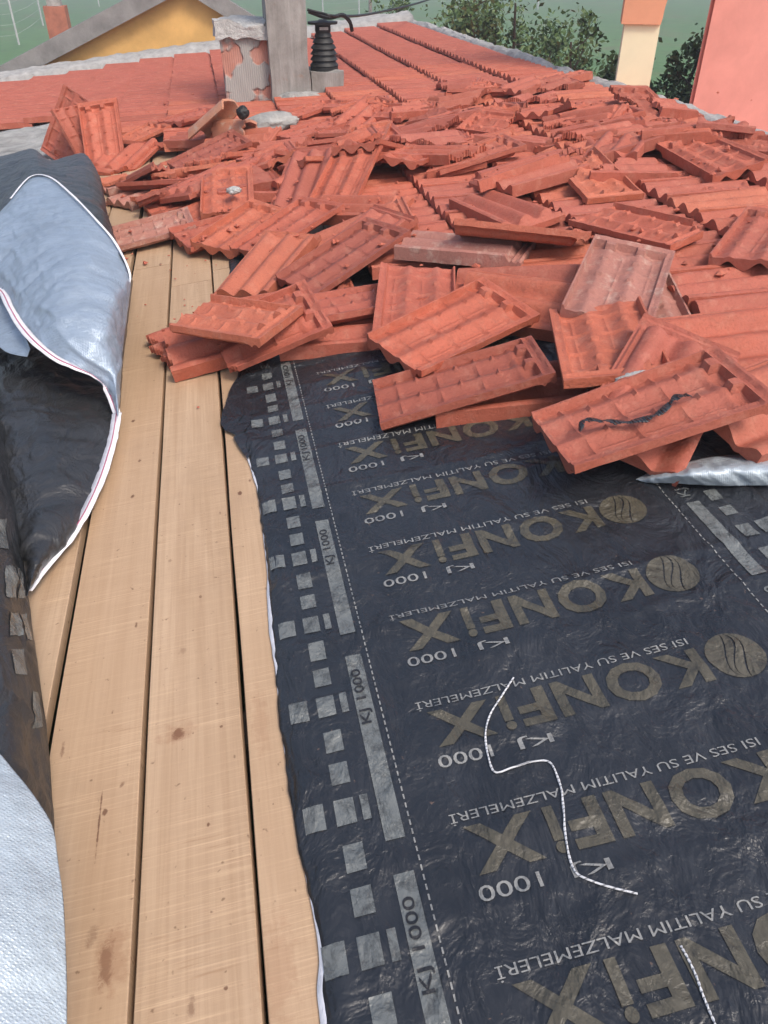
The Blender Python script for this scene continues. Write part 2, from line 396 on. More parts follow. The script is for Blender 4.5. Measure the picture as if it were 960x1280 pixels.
def slab(nx, ny, mask=None, jit=0, seed=0, warp=0):
    X, Y, T, B = tile_fields(nx, ny)
    X = X*XS; T = T+.0012*fbm(X*30+seed, Y*30, 3); B = B+.0016*fbm(X*40, Y*40+seed, 4)
    Z0 = warp*(X*Y)*8
    if mask is None: M = np.ones((ny, nx), bool)
    else:
        cx = (X[:-1, :-1]+X[1:, 1:])/2/XS; cy = (Y[:-1, :-1]+Y[1:, 1:])/2; M = mask(cx, cy)
    XJ = X+jit*(fbm(X*60, Y*60, seed+7)); YJ = Y+jit*(fbm(X*60, Y*60, seed+9))
    if jit == 0: XJ, YJ = X, Y
    n = (nx+1)*(ny+1); idx = np.arange(n).reshape(ny+1, nx+1)
    vs = np.concatenate([np.stack([XJ, YJ, T+Z0], -1).reshape(-1, 3), np.stack([XJ, YJ, B+Z0], -1).reshape(-1, 3)])
    fs = []
    for j in range(ny):
        for i in range(nx):
            if not M[j, i]: continue
            a, b, c, d = idx[j, i], idx[j, i+1], idx[j+1, i+1], idx[j+1, i]
            fs.append((a, b, c, d)); fs.append((n+d, n+c, n+b, n+a))
            if j == 0 or not M[j-1, i]: fs.append((b, a, n+a, n+b))
            if j == ny-1 or not M[j+1, i]: fs.append((d, c, n+c, n+d))
            if i == 0 or not M[j, i-1]: fs.append((a, d, n+d, n+a))
            if i == nx-1 or not M[j, i+1]: fs.append((c, b, n+b, n+c))
    used = sorted({k for f in fs for k in f}); mp = {k: q for q, k in enumerate(used)}
    me = mesh('tile', vs[used], [tuple(mp[k] for k in f) for f in fs], True, 38)
    return me
def frag(seed, keep):
    r = random.Random(seed); cuts = []
    for k in range(r.choice([1, 2, 2, 3])):
        a = r.uniform(0, 2*math.pi); cuts.append((math.cos(a), math.sin(a), r.uniform(.01, .07)*keep))
    def mask(x, y):
        m = np.ones(x.shape, bool)
        for c, s_, d in cuts: m &= (x*c*1.1+y*s_*.8 < d+.022*fbm(x*25, y*25, seed))
        return m
    return mask
TILE = [slab(44, 58, seed=s, warp=.02*s-.03) for s in range(3)]
CHIP = [slab(40, 52, frag(30, 2.3), 0, 30), slab(40, 52, frag(41, 1.9), 0, 41), slab(40, 52, lambda x, y: (y+.3*x < .11+.03*fbm(x*30, y*0, 3)), 0, 5),
        slab(40, 52, lambda x, y: (np.hypot(x-.12, y-.2) > .09+.02*fbm(x*30, y*30, 8)), 0, 6)]
BITS = [slab(40, 52, frag(s, k), .002, s) for s, k in ((101, 1.0), (102, .8), (113, .9), (104, .6), (115, .7), (106, 1.2), (127, .5), (108, .9))]
LOWT = slab(24, 10, seed=0)
for m_ in TILE+CHIP+BITS+[LOWT]: m_.materials.append(CLAY)
TILE_W = slab(44, 58, seed=9); TILE_W.materials.append(CLAYD)
CHIP_W = slab(40, 52, lambda x, y: (y-.4*x < .10+.03*fbm(x*30, y*0, 13)), 0, 15); CHIP_W.materials.append(CLAYD)
# centre every fragment on its own middle
for m_ in BITS:
    n = len(m_.vertices); co = np.empty(n*3); m_.vertices.foreach_get('co', co); co = co.reshape(-1, 3)
    c = (co.max(0)+co.min(0))/2; co[:, 0] -= c[0]; co[:, 1] -= c[1]; m_.vertices.foreach_set('co', co.ravel())

HALF = [slab(44, 58, lambda x, y, q=q: (y > -.085+.03*fbm(x*25, y*0+q, 3)+.12*q*x), .001, 60+q) for q in (0, 1)]
for m_ in HALF:
    m_.materials.append(CLAY); n = len(m_.vertices); co = np.empty(n*3); m_.vertices.foreach_get('co', co); co = co.reshape(-1, 3); co[:, 1] -= (co[:, 1].max()+co[:, 1].min())/2; m_.vertices.foreach_set('co', co.ravel())
# support height map in roof coordinates
RES = .01; HU0, HU1, HY0, HY1 = -2.5, 2.2, 0, 8
HM = np.zeros((int((HY1-HY0)/RES), int((HU1-HU0)/RES)))
def hidx(u, y):
    return np.clip(((y-HY0)/RES).astype(int), 0, HM.shape[0]-1), np.clip(((u-HU0)/RES).astype(int), 0, HM.shape[1]-1)

# ---- tiles still laid
CU = [-2.36+.335*k for k in range(13)]           # lower (left) edge of each course
def ymin(k):
    u = CU[k]
    if u < -1.2: return 6.25
    if u < -.9: return 6.0
    if u < -.5: return 5.1
    if u < -.2: return 4.5
    if u < .15: return 3.5
    if u < .5: return 2.2
    if u < .9: return 1.85
    if u < 1.1: return 1.42
    return .9
laid = []
for k in range(13):
    L = .40 if k < 12 else .36
    y = ymin(k)+.1
    while y < 8.82:
        laid.append((k, y)); y += .181
    y0 = int((ymin(k)-HY0)/RES); a = int((CU[k]-HU0)/RES); HM[y0:, max(a, 0):max(0, a)+34] = .05
def laid_matrix(k, y, jx=0, jy=0, jr=0):
    # tile local +y runs up the slope (+u), local +x runs towards the viewer (-Y)
    tilt = .075
    m = Matrix(((0, 1, 0, 0), (-1, 0, 0, 0), (0, 0, 1, 0), (0, 0, 0, 1)))
    return RF @ Matrix.Translation((CU[k]+.186+jx, y+jy, .024)) @ Matrix.Rotation(tilt, 4, 'Y') @ Matrix.Rotation(jr, 4, 'Z') @ m
dist = lambda t: (CU[t[0]]+.2)**2+t[1]**2
laid.sort(key=dist)
ORD = ['', 'first', 'second', 'third', 'fourth', 'fifth', 'sixth', 'seventh', 'eighth', 'ninth', 'tenth', 'eleventh', 'twelfth', 'thirteenth']
NLAID = 135
def inview(k, y):
    p = RF @ Vector((CU[k]+.2, y, .03)); d = (p-CAMPOS); c = cam.rotation_euler.to_matrix().inverted() @ d
    if c.z > -.01: return False
    px = 480+FPX*c.x/-c.z; py = 640-FPX*c.y/-c.z
    return -60 < px < 1020 and -20 < py < 1300
laid = [t for t in laid if inview(*t)]
for (k, y) in laid[:NLAID]:
    o = link('clay_tile', TILE[random.randrange(3)], None, None, laid_matrix(k, y, random.uniform(-.006, .006), random.uniform(-.003, .003), random.uniform(-.012, .012)))
    c = ORD[13-k]; tag(o, 'red clay tile still laid in the %s course down from the ridge' % c, 'roof tile', 'tiles still laid in the %s course from the ridge' % c)
co = np.empty(len(LOWT.vertices)*3); LOWT.vertices.foreach_get('co', co); co = co.reshape(-1, 3)
LF = [tuple(p.vertices) for p in LOWT.polygons]
vs = []; fs = []
for (k, y) in laid[NLAID:]:
    m = RFI @ laid_matrix(k, y, random.uniform(-.005, .005), random.uniform(-.003, .003), random.uniform(-.01, .01)); A = np.array(m)
    n = len(vs); vs += [tuple(v) for v in (co @ A[:3, :3].T + A[:3, 3])]; fs += [tuple(i+n for i in f) for f in LF]
o = link('laid_tiles', mesh('laid', vs, fs, True, 38), CLAY, None, RF)
tag(o, 'far courses of red clay tiles still laid towards the ochre gable', 'roof tiles', None, 'stuff')

# ---- loose tiles, piled one over the other
def settle(cu, cy, yaw, lx, ly, flip, extra=(0, 0), maxt=.30, thick=.028, pct=84, cap=.13):
    "fit a resting plane to what lies below; returns matrix in roof coordinates"
    gx, gy = np.meshgrid(np.linspace(-lx/2, lx/2, 9), np.linspace(-ly/2, ly/2, 13)); c, s = math.cos(yaw), math.sin(yaw)
    U = cu+c*gx-s*gy; Yv = cy+s*gx+c*gy; j, i = hidx(U.ravel(), Yv.ravel()); h = HM[j, i]
    w_ = np.ones(h.size)
    A = np.stack([gx.ravel(), gy.ravel(), np.ones(h.size)], 1)
    for _ in range(6):
        cf, *_r = np.linalg.lstsq(A*w_[:, None], h*w_, rcond=None); res = h-A@cf; w_ = np.where(res > 0, 3.0, .6)
    a, b = np.clip(cf[:2], -maxt, maxt); a += extra[0]; b += extra[1]
    z = min(np.percentile(h-A[:, :2]@np.array([a, b]), pct), cap)
    nz = Vector((-a, -b, 1)).normalized(); xx = Vector((1, 0, a)).normalized(); yy = nz.cross(xx)
    m = Matrix.Translation((cu, cy, 0)) @ Matrix.Rotation(yaw, 4, 'Z') @ Matrix.Translation((0, 0, z)) @ Matrix((xx, yy, nz)).transposed().to_4x4()
    # raise the map
    gx, gy = np.meshgrid(np.linspace(-lx/2, lx/2, 40), np.linspace(-ly/2, ly/2, 60))
    U = cu+c*gx-s*gy; Yv = cy+s*gx+c*gy; j, i = hidx(U.ravel(), Yv.ravel())
    np.maximum.at(HM, (j, i), (a*gx+b*gy+z+thick).ravel())
    if flip: m = m @ Matrix.Translation((0, 0, .0315)) @ Matrix.Rotation(math.pi, 4, 'Y')
    else: m = m @ Matrix.Translation((0, 0, .007))
    return m, z
def hat(cu, cy):
    j, i = hidx(np.array([cu]), np.array([cy])); return float(HM[j, i][0])
def put(ax, ay, bx, by, face, label, me=None, extra=(0, 0), group=None, cat='roof tile', name='clay_tile', raise_=0, ly=TL):
    "long axis of the tile from pixel A to pixel B"
    h = .06
    for _ in range(3):
        a, b = P(ax, ay, h), P(bx, by, h); c = (a+b)/2; h = .6*h+.4*(hat(c.x, c.y)+.03)
    a, b = P(ax, ay, h), P(bx, by, h); c = (a+b)/2; d = b-a; yaw = math.atan2(d.y, d.x)-math.pi/2
    me = me or TILE[random.randrange(3)]
    m, z = settle(c.x, c.y, yaw, TWR, ly, face == 'u', extra)
    if raise_: m = Matrix.Translation((0, 0, raise_)) @ m
    o = link(name, me, None, None, RF @ m); tag(o, label, cat, group)
    return o
HEAP = 'loose tiles heaped on the roof'
specs = [
 # upper left heap, far ones first
 (135,185,205,165,'u','flat tile showing its plain red underside behind the upright tile'),
 (205,160,275,135,'u','overturned tile lying left of the broken curved ridge tile'),
 (362,172,425,152,'u','overturned tile lying just in front of the grey vent base'),
 (352,150,425,125,'u','broken-edged tile leaning up against the foot of the tall grey chimney'),
 (215,180,300,175,'t','tile lying ribs up under the broken curved ridge tile'),
 (255,178,350,172,'t','tile lying ribs up in front of the rendered chimney foot'),
 (150,248,225,222,'t','dark edge-on tile low in the left heap behind the black roll'),
 (142,228,205,212,'t','darker tile wedged behind the black roll at the left end of the heap'),
 (120,215,152,175,'u','tile propped on end behind the black folded roll'),
 (205,255,270,240,'u','tile with a scalloped end on edge at the left of the heap'),
 (215,275,275,255,'t','tile lying low with its scalloped end towards the bare boards'),
 (150,298,212,285,'u','dusty tile lying alone on the boards beside the silver roll'),
 (170,240,285,238,'u','overturned long tile across the left heap with rubble on its rim'),
 (222,212,306,190,'u','overturned tile highest on the left heap'),
 (300,245,352,235,'t','tile lying edge-on under the overturned tiles of the left heap'),
 (302,215,365,198,'u','overturned tile next right of the highest one on the left heap'),
 (358,248,402,212,'t','ribbed tile standing steep with its ribs pointing away uphill'),
 (410,248,455,215,'u','overturned tile right of the steep ribbed tile'),
 (455,215,480,195,'u','small-looking overturned tile behind the middle of the heap'),
 (405,255,485,262,'t','tile edge-on below the overturned tile in the middle of the heap'),
 (405,292,490,278,'t','tile lying ribs up in the middle of the heap under scalloped ends'),
 # centre left heap on the boards
 (235,300,330,272,'u','overturned tile at the back of the heap above the bare boards'),
 (250,315,355,255,'u','long overturned tile lying slantwise above the bare boards'),
 (300,325,420,270,'u','overturned tile slanting across the heap with its pegged end uphill'),
 (330,385,400,372,'u','tile half hidden beneath the ribbed tile on the boards'),
 (400,335,490,300,'t','tile lying under the overturned pair in the middle of the heap'),
 (398,412,480,402,'t','lowest tile seen edge-on at the top of the black sheet'),
 (395,388,480,368,'u','overturned tile lying left of the upright-lying front tile'),
 (372,352,488,305,'u','overturned tile pointing up right in the middle of the heap'),
 (285,372,380,300,'t','tile with two smooth channels up, slanting over the bare boards'),
 (215,424,290,406,'t','bottom tile jutting farthest left over the bare boards'),
 (232,438,320,418,'t','bottom tile edge-on over the torn corner of the black sheet'),
 (305,418,372,400,'u','tile corner jutting over the top left of the black sheet'),
 (232,404,362,416,'u','overturned tile on top of the small stack on the bare boards'),
 # centre right
 (575,345,730,350,'t','deep red tile with smooth rolls lying under the pale overturned tile'),
 (595,378,720,395,'t','tile lying low beneath the pale overturned tile'),
 (782,372,820,425,'u','dusty grey tile end sticking out below the pale overturned tile'),
 (502,326,668,330,'t','dusty tile seen edge-on behind the front overturned tiles'),
 (572,302,738,298,'u','overturned tile lying crosswise just behind the dusty edge-on tile'),
 (594,246,672,276,'t','tile lying ribs up with its flat rebate showing, centre of the roof'),
 (745,270,862,298,'u','broken overturned tile lying on the laid courses right of centre'),
 (752,402,790,312,'u','pale overturned tile lying flat with its end towards the viewer'),
 (540,210,642,188,'u','long overturned tile propped across the middle of the roof'),
 (932,335,985,262,'u','tile cut by the right edge of the picture, resting on laid tiles'),
 # front
 (522,335,515,440,'u','overturned tile lying straight towards the viewer on the black sheet'),
 (588,484,700,470,'t','thin tile edge sticking out under the front row of overturned tiles'),
 (850,452,960,442,'t','tile lying behind the frontmost tile, half buried'),
 (890,424,980,410,'t','tile slipped below the last laid course at the right edge'),
 (480,445,645,372,'u','overturned tile lying slantwise with its pegged rim up, front of heap'),
 (746,420,766,488,'u','overturned tile with a lump of mortar stuck on its near end'),
 (472,492,682,462,'u','long overturned tile lying crosswise at the front edge of the heap'),
 (800,552,836,486,'t','tile showing two hollow ends under the frontmost tile'),
 (940,525,1005,495,'t','tile at the right edge behind the white flap of sheet'),
 (690,552,932,500,'u','frontmost overturned tile with a scrap of black film on it'),
]
front = {}
for s_ in specs:
    lab = s_[5]; me = None; ex = (0, 0)
    if 'pale overturned' in lab and 'lying flat' in lab: me = TILE_W
    if lab.startswith('dusty'): me = TILE_W
    if lab.startswith('dark'): me = TILE_W
    if 'broken' in lab and 'ridge' not in lab: me = CHIP[3]
    if 'dusty grey tile end' in lab: me = CHIP_W
    if 'steep' in lab: ex = (0, .35)
    if 'propped on end' in lab: ex = (0, .9)
    if 'propped across' in lab: ex = (0, .1)
    if lab.startswith('frontmost'): ex = (.30, 0)
    if 'lump of mortar' in lab: ex = (0, .32)
    if 'small stack' in lab: ex = (.34, 0)
    if 'lying crosswise at the front' in lab: ex = (.12, 0)
    if 'crosswise just behind' in lab: ex = (.3, 0)
    ly = TL
    if s_[0] in (232, 215, 232, 305) and s_[1] > 400: me = HALF[int(s_[1] == 424)]; ly = .27
    o = put(*s_[:5], lab, me, ex, HEAP, ly=ly); front[lab] = o

# upright tile leaning at the upper left
def stand(px, py, h, yaw, lean, roll, label, me):
    c = P(px, py, h)
    m = RF @ Matrix.Translation(c) @ Matrix.Rotation(yaw, 4, 'Z') @ Matrix.Rotation(lean, 4, 'X') @ Matrix.Rotation(roll, 4, 'Z')
    o = link('clay_tile', me, None, None, m); tag(o, label, 'roof tile', HEAP); return o
stand(84, 160, .16, -.45, R_(-112), R_(33), 'tile standing upright on its corner behind the black folded roll', TILE[0])
stand(106, 178, .10, 1.0, R_(-112), R_(4), 'tile leaning upright just right of the one standing on its corner', TILE[1])

# scattered tiles and fragments on the laid courses, by area
def inpoly(x, y, poly):
    c = False; n = len(poly)
    for i in range(n):
        x1, y1 = poly[i]; x2, y2 = poly[(i+1) % n]
        if (y1 > y) != (y2 > y) and x < (x2-x1)*(y-y1)/(y2-y1)+x1: c = not c
    return c
areas = [
 ('near the pale ridge mortar below the pink wall', [(700,150),(760,130),(830,135),(900,160),(945,185),(900,205),(800,205),(720,195)], 9, 12),
 ('on the laid courses right of the middle', [(640,180),(760,175),(800,205),(790,230),(700,235),(640,235),(600,215)], 4, 10),
 ('in the band of rubble behind the middle', [(440,130),(560,110),(700,100),(720,125),(700,150),(600,150),(520,160),(445,160)], 6, 12),
 ('in the rubble right of the grey vent', [(430,165),(520,160),(600,150),(660,165),(620,200),(540,215),(440,215)], 8, 16),
 ('on the slope between the chimney and the front heap', [(330,185),(430,165),(500,190),(540,215),(500,230),(410,235),(340,215)], 5, 10),
 ('in the upper left heap beside the black roll', [(120,190),(200,175),(330,190),(360,215),(300,250),(200,262),(140,250)], 6, 8),
]
for area, poly, nw, nf in areas:
    xs = [p[0] for p in poly]; ys = [p[1] for p in poly]
    for q in range(nw+nf):
        while True:
            x, y = random.uniform(min(xs), max(xs)), random.uniform(min(ys), max(ys))
            if inpoly(x, y, poly): break
        c = P(x, y, .06); whole = q < nw; yaw = random.choice([random.gauss(-math.pi/2, .35), random.uniform(0, 6.28)])
        if whole:
            me = random.choice(TILE[:2]+CHIP); fl = random.random() < .62
            m, z = settle(c.x, c.y, yaw, TWR, TL, fl, pct=70, cap=random.uniform(.05, .085), maxt=.2)
            lab = ('overturned tile lying ' if fl else 'loose tile lying ribs up ')+area
        else:
            me = random.choice(BITS); fl = random.random() < .4; d = me.vertices
            m, z = settle(c.x, c.y, yaw, .13, .16, fl, (random.uniform(-.12, .12), random.uniform(-.12, .12)), pct=60, cap=random.uniform(.055, .095), maxt=.25)
            lab = 'broken piece of tile lying '+area
        o = link('clay_tile' if whole else 'tile_fragment', me, None, None, RF @ m)
        tag(o, lab, 'roof tile' if whole else 'tile fragment', lab.replace('tile lying', 'tiles lying').replace('piece', 'pieces'))

# crumbs of clay lying all over the broken area
vs = []; fs = []
for q in range(420):
    x, y = random.uniform(150, 940), random.uniform(115, 330)
    if q > 380: x, y = random.uniform(170, 380), random.uniform(300, 480)
    c = P(x, y, .05); z = hat(c.x, c.y)+.004; c = P(x, y, z); z = hat(c.x, c.y)+.004; rr = random.uniform(.004, .016) if q < 381 else random.uniform(.002, .005); n = len(vs)
    for (a, b, d) in ((1,0,0),(-1,0,0),(0,1,0),(0,-1,0),(0,0,1),(0,0,-1)):
        k = rr*random.uniform(.5, 1.3); vs.append((c.x+a*k+random.uniform(-.3, .3)*rr, c.y+b*k+random.uniform(-.3, .3)*rr, z+d*k*.6))
    fs += [tuple(i+n for i in f) for f in ((0,2,4),(2,1,4),(1,3,4),(3,0,4),(2,0,5),(1,2,5),(3,1,5),(0,3,5))]
o = link('rubble', mesh('rubble', vs, fs, False), CLAY, None, RF); tag(o, 'small crumbs of broken clay tile strewn over the roof', 'rubble', None, 'stuff')

# ================================================================== UNDERLAY SHEET
EDGE = [(.10, -.088), (.32, -.089), (.381, -.086), (.443, -.090), (.512, -.095), (.602, -.098), (.707, -.101), (.812, -.097), (.934, -.093), (1.058, -.092), (1.286, -.091), (1.448, -.109), (1.62, -.112), (1.75, -.106), (1.889, -.094), (2.6, -.09)]
ey = np.array([e[0] for e in EDGE]); eu = np.array([e[1] for e in EDGE])
def zm(u, y):
    u = np.asarray(u, float); y = np.asarray(y, float)
    z = .004+.0035*(fbm(u*5, y*5, 21)+.4)
    # cross creases of a sheet that has been walked on, stronger further up
    for k, (y0, sl_, a) in enumerate([(.38, .03, .002), (.47, -.05, .002), (.59, .04, .003), (.72, .06, .003), (.83, .02, .004), (.98, .08, .005), (1.13, .05, .006), (1.22, .02, .005), (1.36, .10, .007), (1.45, .04, .006), (1.56, .02, .006), (1.66, .08, .006), (1.78, .03, .006)]):
        d = (y-(y0+sl_*u+.02*vnoise(u*6, u*0+k, 3)))/.012
        z = z+a*np.exp(-d*d)*(.35+.9*np.clip(vnoise(u*3+k, u*0+k*2.1, 7)+.4, 0, 1))
    z = z+.0016*fbm(u*22, y*30, 24)
    e = np.clip((u-np.interp(y, ey, eu))/.03, 0, 1)
    z = z*(.35+.65*e)+.006*np.exp(-((u-np.interp(y, ey, eu)-.018)/.012)**2)*(vnoise(y*11, y*0, 4)+.5)
    z = z + .0035*np.abs(np.sin((u-np.interp(y, ey, eu)+.006*vnoise(y*9, y*0, 8))*330))*np.exp(-((u-np.interp(y, ey, eu)-.012)/.02)**2)*(.4+vnoise(y*7, y*0, 6))
    z = z + .005*np.exp(-((u-(.75))/.02)**2)
    return z
nu, ny = 170, 440; vs = []; fs = []
ys = np.linspace(.05, 2.75, ny+1); left = np.interp(ys, ey, eu)+.006*fbm(ys*14, ys*0, 31)+.003*vnoise(ys*60, ys*0, 2); left = left+np.where((ys > 1.5) & (ys < 1.85), .012*vnoise(ys*40, ys*0, 5), 0)
for j in range(ny+1):
    uu = left[j]+(.765-left[j])*np.linspace(0, 1, nu+1); zz = zm(uu, uu*0+ys[j])
    vs += [(uu[i], ys[j], zz[i]) for i in range(nu+1)]
for j in range(ny):
    for i in range(nu): a = j*(nu+1)+i; fs.append((a, a+1, a+nu+2, a+nu+1))
sheet = link('underlay_sheet', mesh('underlay', vs, fs, True, 80), FILM, None, RF)
md = sheet.modifiers.new('thickness', 'SOLIDIFY'); md.thickness = .0008; md.offset = -1
tag(sheet, 'black printed roofing membrane laid over the boards under the fallen tiles', 'roofing membrane')
HMs = None
# printing
def text_polys(s, size, bold=0.0):
    cu = bpy.data.curves.new('txt', 'FONT'); cu.body = s; cu.size = size; cu.offset = bold; cu.fill_mode = 'FRONT'; cu.resolution_u = 3
    o = bpy.data.objects.new('txt', cu); COL.objects.link(o); dg = bpy.context.evaluated_depsgraph_get(); dg.update()
    me = o.evaluated_get(dg).to_mesh(); v = [(p.co.x, p.co.y) for p in me.vertices]; f = [tuple(p.vertices) for p in me.polygons]
    o.evaluated_get(dg).to_mesh_clear(); bpy.data.objects.remove(o); bpy.data.curves.remove(cu)
    xs = [a[0] for a in v]; ys_ = [a[1] for a in v]; x0, x1, y0, y1 = min(xs), max(xs), min(ys_), max(ys_)
    return [((a-x0)/(x1-x0), (b-y0)/(y1-y0)) for a, b in v], f
class Print:
    def __init__(s): s.bm = bmesh.new()
    def poly(s, pts, f=None):
        vv = [s.bm.verts.new((p[0], p[1], 0)) for p in pts]
        for q in (f or [tuple(range(len(pts)))]):
            try: s.bm.faces.new([vv[i] for i in q])
            except ValueError: pass
    def rect(s, u0, u1, y0, y1): s.poly([(u0, y0), (u1, y0), (u1, y1), (u0, y1)])
    def text(s, txt, u0, u1, y0, y1, bold=0.0, rot=180):
        v, f = text_polys(txt, 1.0, bold)
        if rot == 180: pts = [(u1-a*(u1-u0), y1-b*(y1-y0)) for a, b in v]
        elif rot == 90: pts = [(u1-b*(u1-u0), y0+a*(y1-y0)) for a, b in v]     # reads away from the viewer
        else: pts = [(u0+b*(u1-u0), y1-a*(y1-y0)) for a, b in v]
        s.poly(pts, f)
    def build(s, name, mat, parent, step=.010, lift=.0011, zf=zm):
        bm = s.bm; xs = [v.co.x for v in bm.verts]; ys_ = [v.co.y for v in bm.verts]
        for ax, lo, hi in ((0, min(xs), max(xs)), (1, min(ys_), max(ys_))):
            c = math.floor(lo/step)*step
            while c < hi:
                no = (1, 0, 0) if ax == 0 else (0, 1, 0); co_ = (c+1e-5, 0, 0) if ax == 0 else (0, c+1e-5, 0)
                bmesh.ops.bisect_plane(bm, geom=bm.verts[:]+bm.edges[:]+bm.faces[:], plane_co=co_, plane_no=no); c += step
        u = np.array([v.co.x for v in bm.verts]); y = np.array([v.co.y for v in bm.verts]); z = zf(u, y)+lift
        for v, q in zip(bm.verts, z): v.co.z = q
        bmesh.ops.recalc_face_normals(bm, faces=bm.faces)
        me = bpy.data.meshes.new(name); bm.to_mesh(me)
        if me.polygons and sum(p.normal.z for p in me.polygons) < 0: me.flip_normals()
        me.polygons.foreach_set('use_smooth', [True]*len(me.polygons)); bm.free()
        o = link(name, me, mat); o.parent = parent; return o
ps = Print()
for k in range(-2, 8):
    y = .494+.1745*k
    if y > 1.75: break
    pg, pw, pe = Print(), Print(), Print()
    pw.text('ISI SES VE SU YALITIM MALZEMELERİ', .086, .484, y-.008, y+.008, .0)
    for ch, a, b in (('K', .425, .487), ('O', .345, .420), ('N', .272, .335), ('F', .218, .262), ('i', .194, .208), ('X', .098, .182)):
        hh = .060 if ch != 'O' else .064
        pg.text(ch, a, b, y-.012-hh, y-.012-(0 if ch != 'O' else -.003), .035)
    pw.text('KJ', .200, .246, y-.102, y-.084, .004); pw.text('1000', .093, .165, y-.102, y-.084, .004)
    # round emblem: disc of swirling blades with gaps between them
    cx, cy, r = .533, y-.040, .040
    def arc(r0, r1, a0, a1, n=14, ox=0, oy=0):
        pts = [(cx+ox+r1*math.cos(a0+(a1-a0)*i/n), cy+oy+r1*math.sin(a0+(a1-a0)*i/n)) for i in range(n+1)]
        inn = [(cx+ox+r0*math.cos(a0+(a1-a0)*i/n), cy+oy+r0*math.sin(a0+(a1-a0)*i/n)) for i in range(n, -1, -1)]
        pe.poly(pts+inn)
    def blade(t0, t1, n=12):
        # region between two curved blades t0..t1 across the disc
        lo = []; hi = []
        for i in range(n+1):
            s_ = -1+2*i/n
            for T, arr in ((t0, lo), (t1, hi)):
                ph = math.pi/2*s_; x = (T+.45*(1-abs(T))*math.sin(ph*1.6))*math.cos(ph); arr.append((cx+r*x, cy+r*math.sin(ph)))
        pe.poly(lo+hi[::-1])
    for t0, t1 in ((-1, -.38), (-.33, -.06), (0, .30), (.36, 1)): blade(t0, t1)
    pg.build('brand_lettering', GOLD, sheet); pw.build('small_lettering', WHITEP, sheet); pe.build('round_emblem', GOLD, sheet)
# left selvedge: squares, stripe and dotted line, mirrored at the right
for k in range(-3, 11):
    y = .705+.165*k
    if y > 2.0: break
    for a, b in ((-.086, -.060), (-.047, -.022), (-.014, -.004)): ps.rect(a, b, y-.017, y+.017)
    ps.rect(-.045, -.021, y+.038, y+.070); ps.rect(-.045, -.021, y+.088, y+.122)
    for a, b in ((.682, .706), (.716, .742)): ps.rect(a, b, y-.027, y+.007)
    ps.rect(.684, .706, y+.035, y+.06); ps.rect(.684, .706, y+.080, y+.11)
for k in range(-2, 6):
    y = .45+.34*k; ps.rect(.006, .030, y-.30, y-.002)
    pd = Print(); pd.text('KJ 1000', .009, .027, y-.13, y-.03, .01, rot=90); pd.build('dark_lettering', DARKP, sheet, lift=.0020)
    y = .62+.34*k; ps.rect(.640, .664, y-.20, y-.002); ps.text('KJ 1000', .640, .664, y+.015, y+.115, .01, rot=90)
pw = Print()
for k in range(170):
    y = .1+.0115*k; pw.rect(.0385, .0405, y, y+.007); pw.rect(.6185, .6205, y, y+.007)
pw.build('dotted_lines', WHITEP, sheet); ps.build('silver_marks', SILVERP, sheet)
# white reverse showing along the torn edge
vs = []; fs = []; n = 220
for i in range(n+1):
    y = .2+1.72*i/n; e = float(np.interp(y, ey, eu)); wd = .013*(float(fbm(y*9, 4, 9))+.62)*max(math.exp(-((y-.33)/.06)**4), .8*math.exp(-((y-.90)/.10)**4), .55*math.exp(-((y-1.62)/.30)**6))-.0015; wd = min(wd, .016)
    vs += [(e-.002-wd, y, .0012+.004*max(0, float(vnoise(y*20, 1, 3)))), (e+.012, y, .0020)]
for i in range(n): a = i*2; fs.append((a, a+1, a+3, a+2))
o = link('white_edge_strip', mesh('edge', vs, fs, True, 80), HEM); o.parent = sheet
md = o.modifiers.new('thickness', 'SOLIDIFY'); md.thickness = .0006
# torn rags at the corner
def poly_px(pts, h, name, mat, parent, amp=.004):
    bm = bmesh.new(); vv = []
    for (x, y) in pts: q = P(x, y, h); vv.append(bm.verts.new((q.x, q.y, h)))
    f = bm.faces.new(vv); bmesh.ops.triangulate(bm, faces=[f])
    for _ in range(2): bmesh.ops.subdivide_edges(bm, edges=bm.edges[:], cuts=1, use_grid_fill=True)
    for v in bm.verts: v.co.z += amp*float(fbm(v.co.x*45, v.co.y*45, 3))+amp*.6
    me = bpy.data.meshes.new(name); bm.normal_update(); bm.to_mesh(me); bm.free()
    if sum(p.normal.z for p in me.polygons) < 0: me.flip_normals()
    o = link(name, me, mat); o.parent = parent
    md = o.modifiers.new('t', 'SOLIDIFY'); md.thickness = .0008; return o
poly_px([(301,468),(288,486),(282,505),(278,516),(276,530),(281,538),(287,530),(290,517),(284,512),(287,497),(292,486),(302,492),(306,520),(298,528),(290,538),(296,545),(305,541),(313,530),(316,500),(309,478)], .005, 'torn_flap', FILM, sheet)
poly_px([(300,540),(292,548),(299,560),(310,575),(316,560),(312,545)], .004, 'torn_flap', FILM, sheet)

vs = []; fs = []
for j in range(121):
    for i in range(101):
        u = .745+1.2*i/100; y = .5+2.2*j/120; vs.append((u, y, .0045+.010*min(1, i/8)*(.4+float(fbm(u*4, y*5, 44)))+.006*float(fbm(u*12, y*16, 45))))
for j in range(120):
    for i in range(100): a = j*101+i; fs.append((a, a+1, a+102, a+101))
s2 = link('underlay_sheet', mesh('underlay_b', vs, fs, True, 80), FILM, None, RF); tag(s2, 'second black membrane strip showing between the tiles at the right edge', 'roofing membrane')
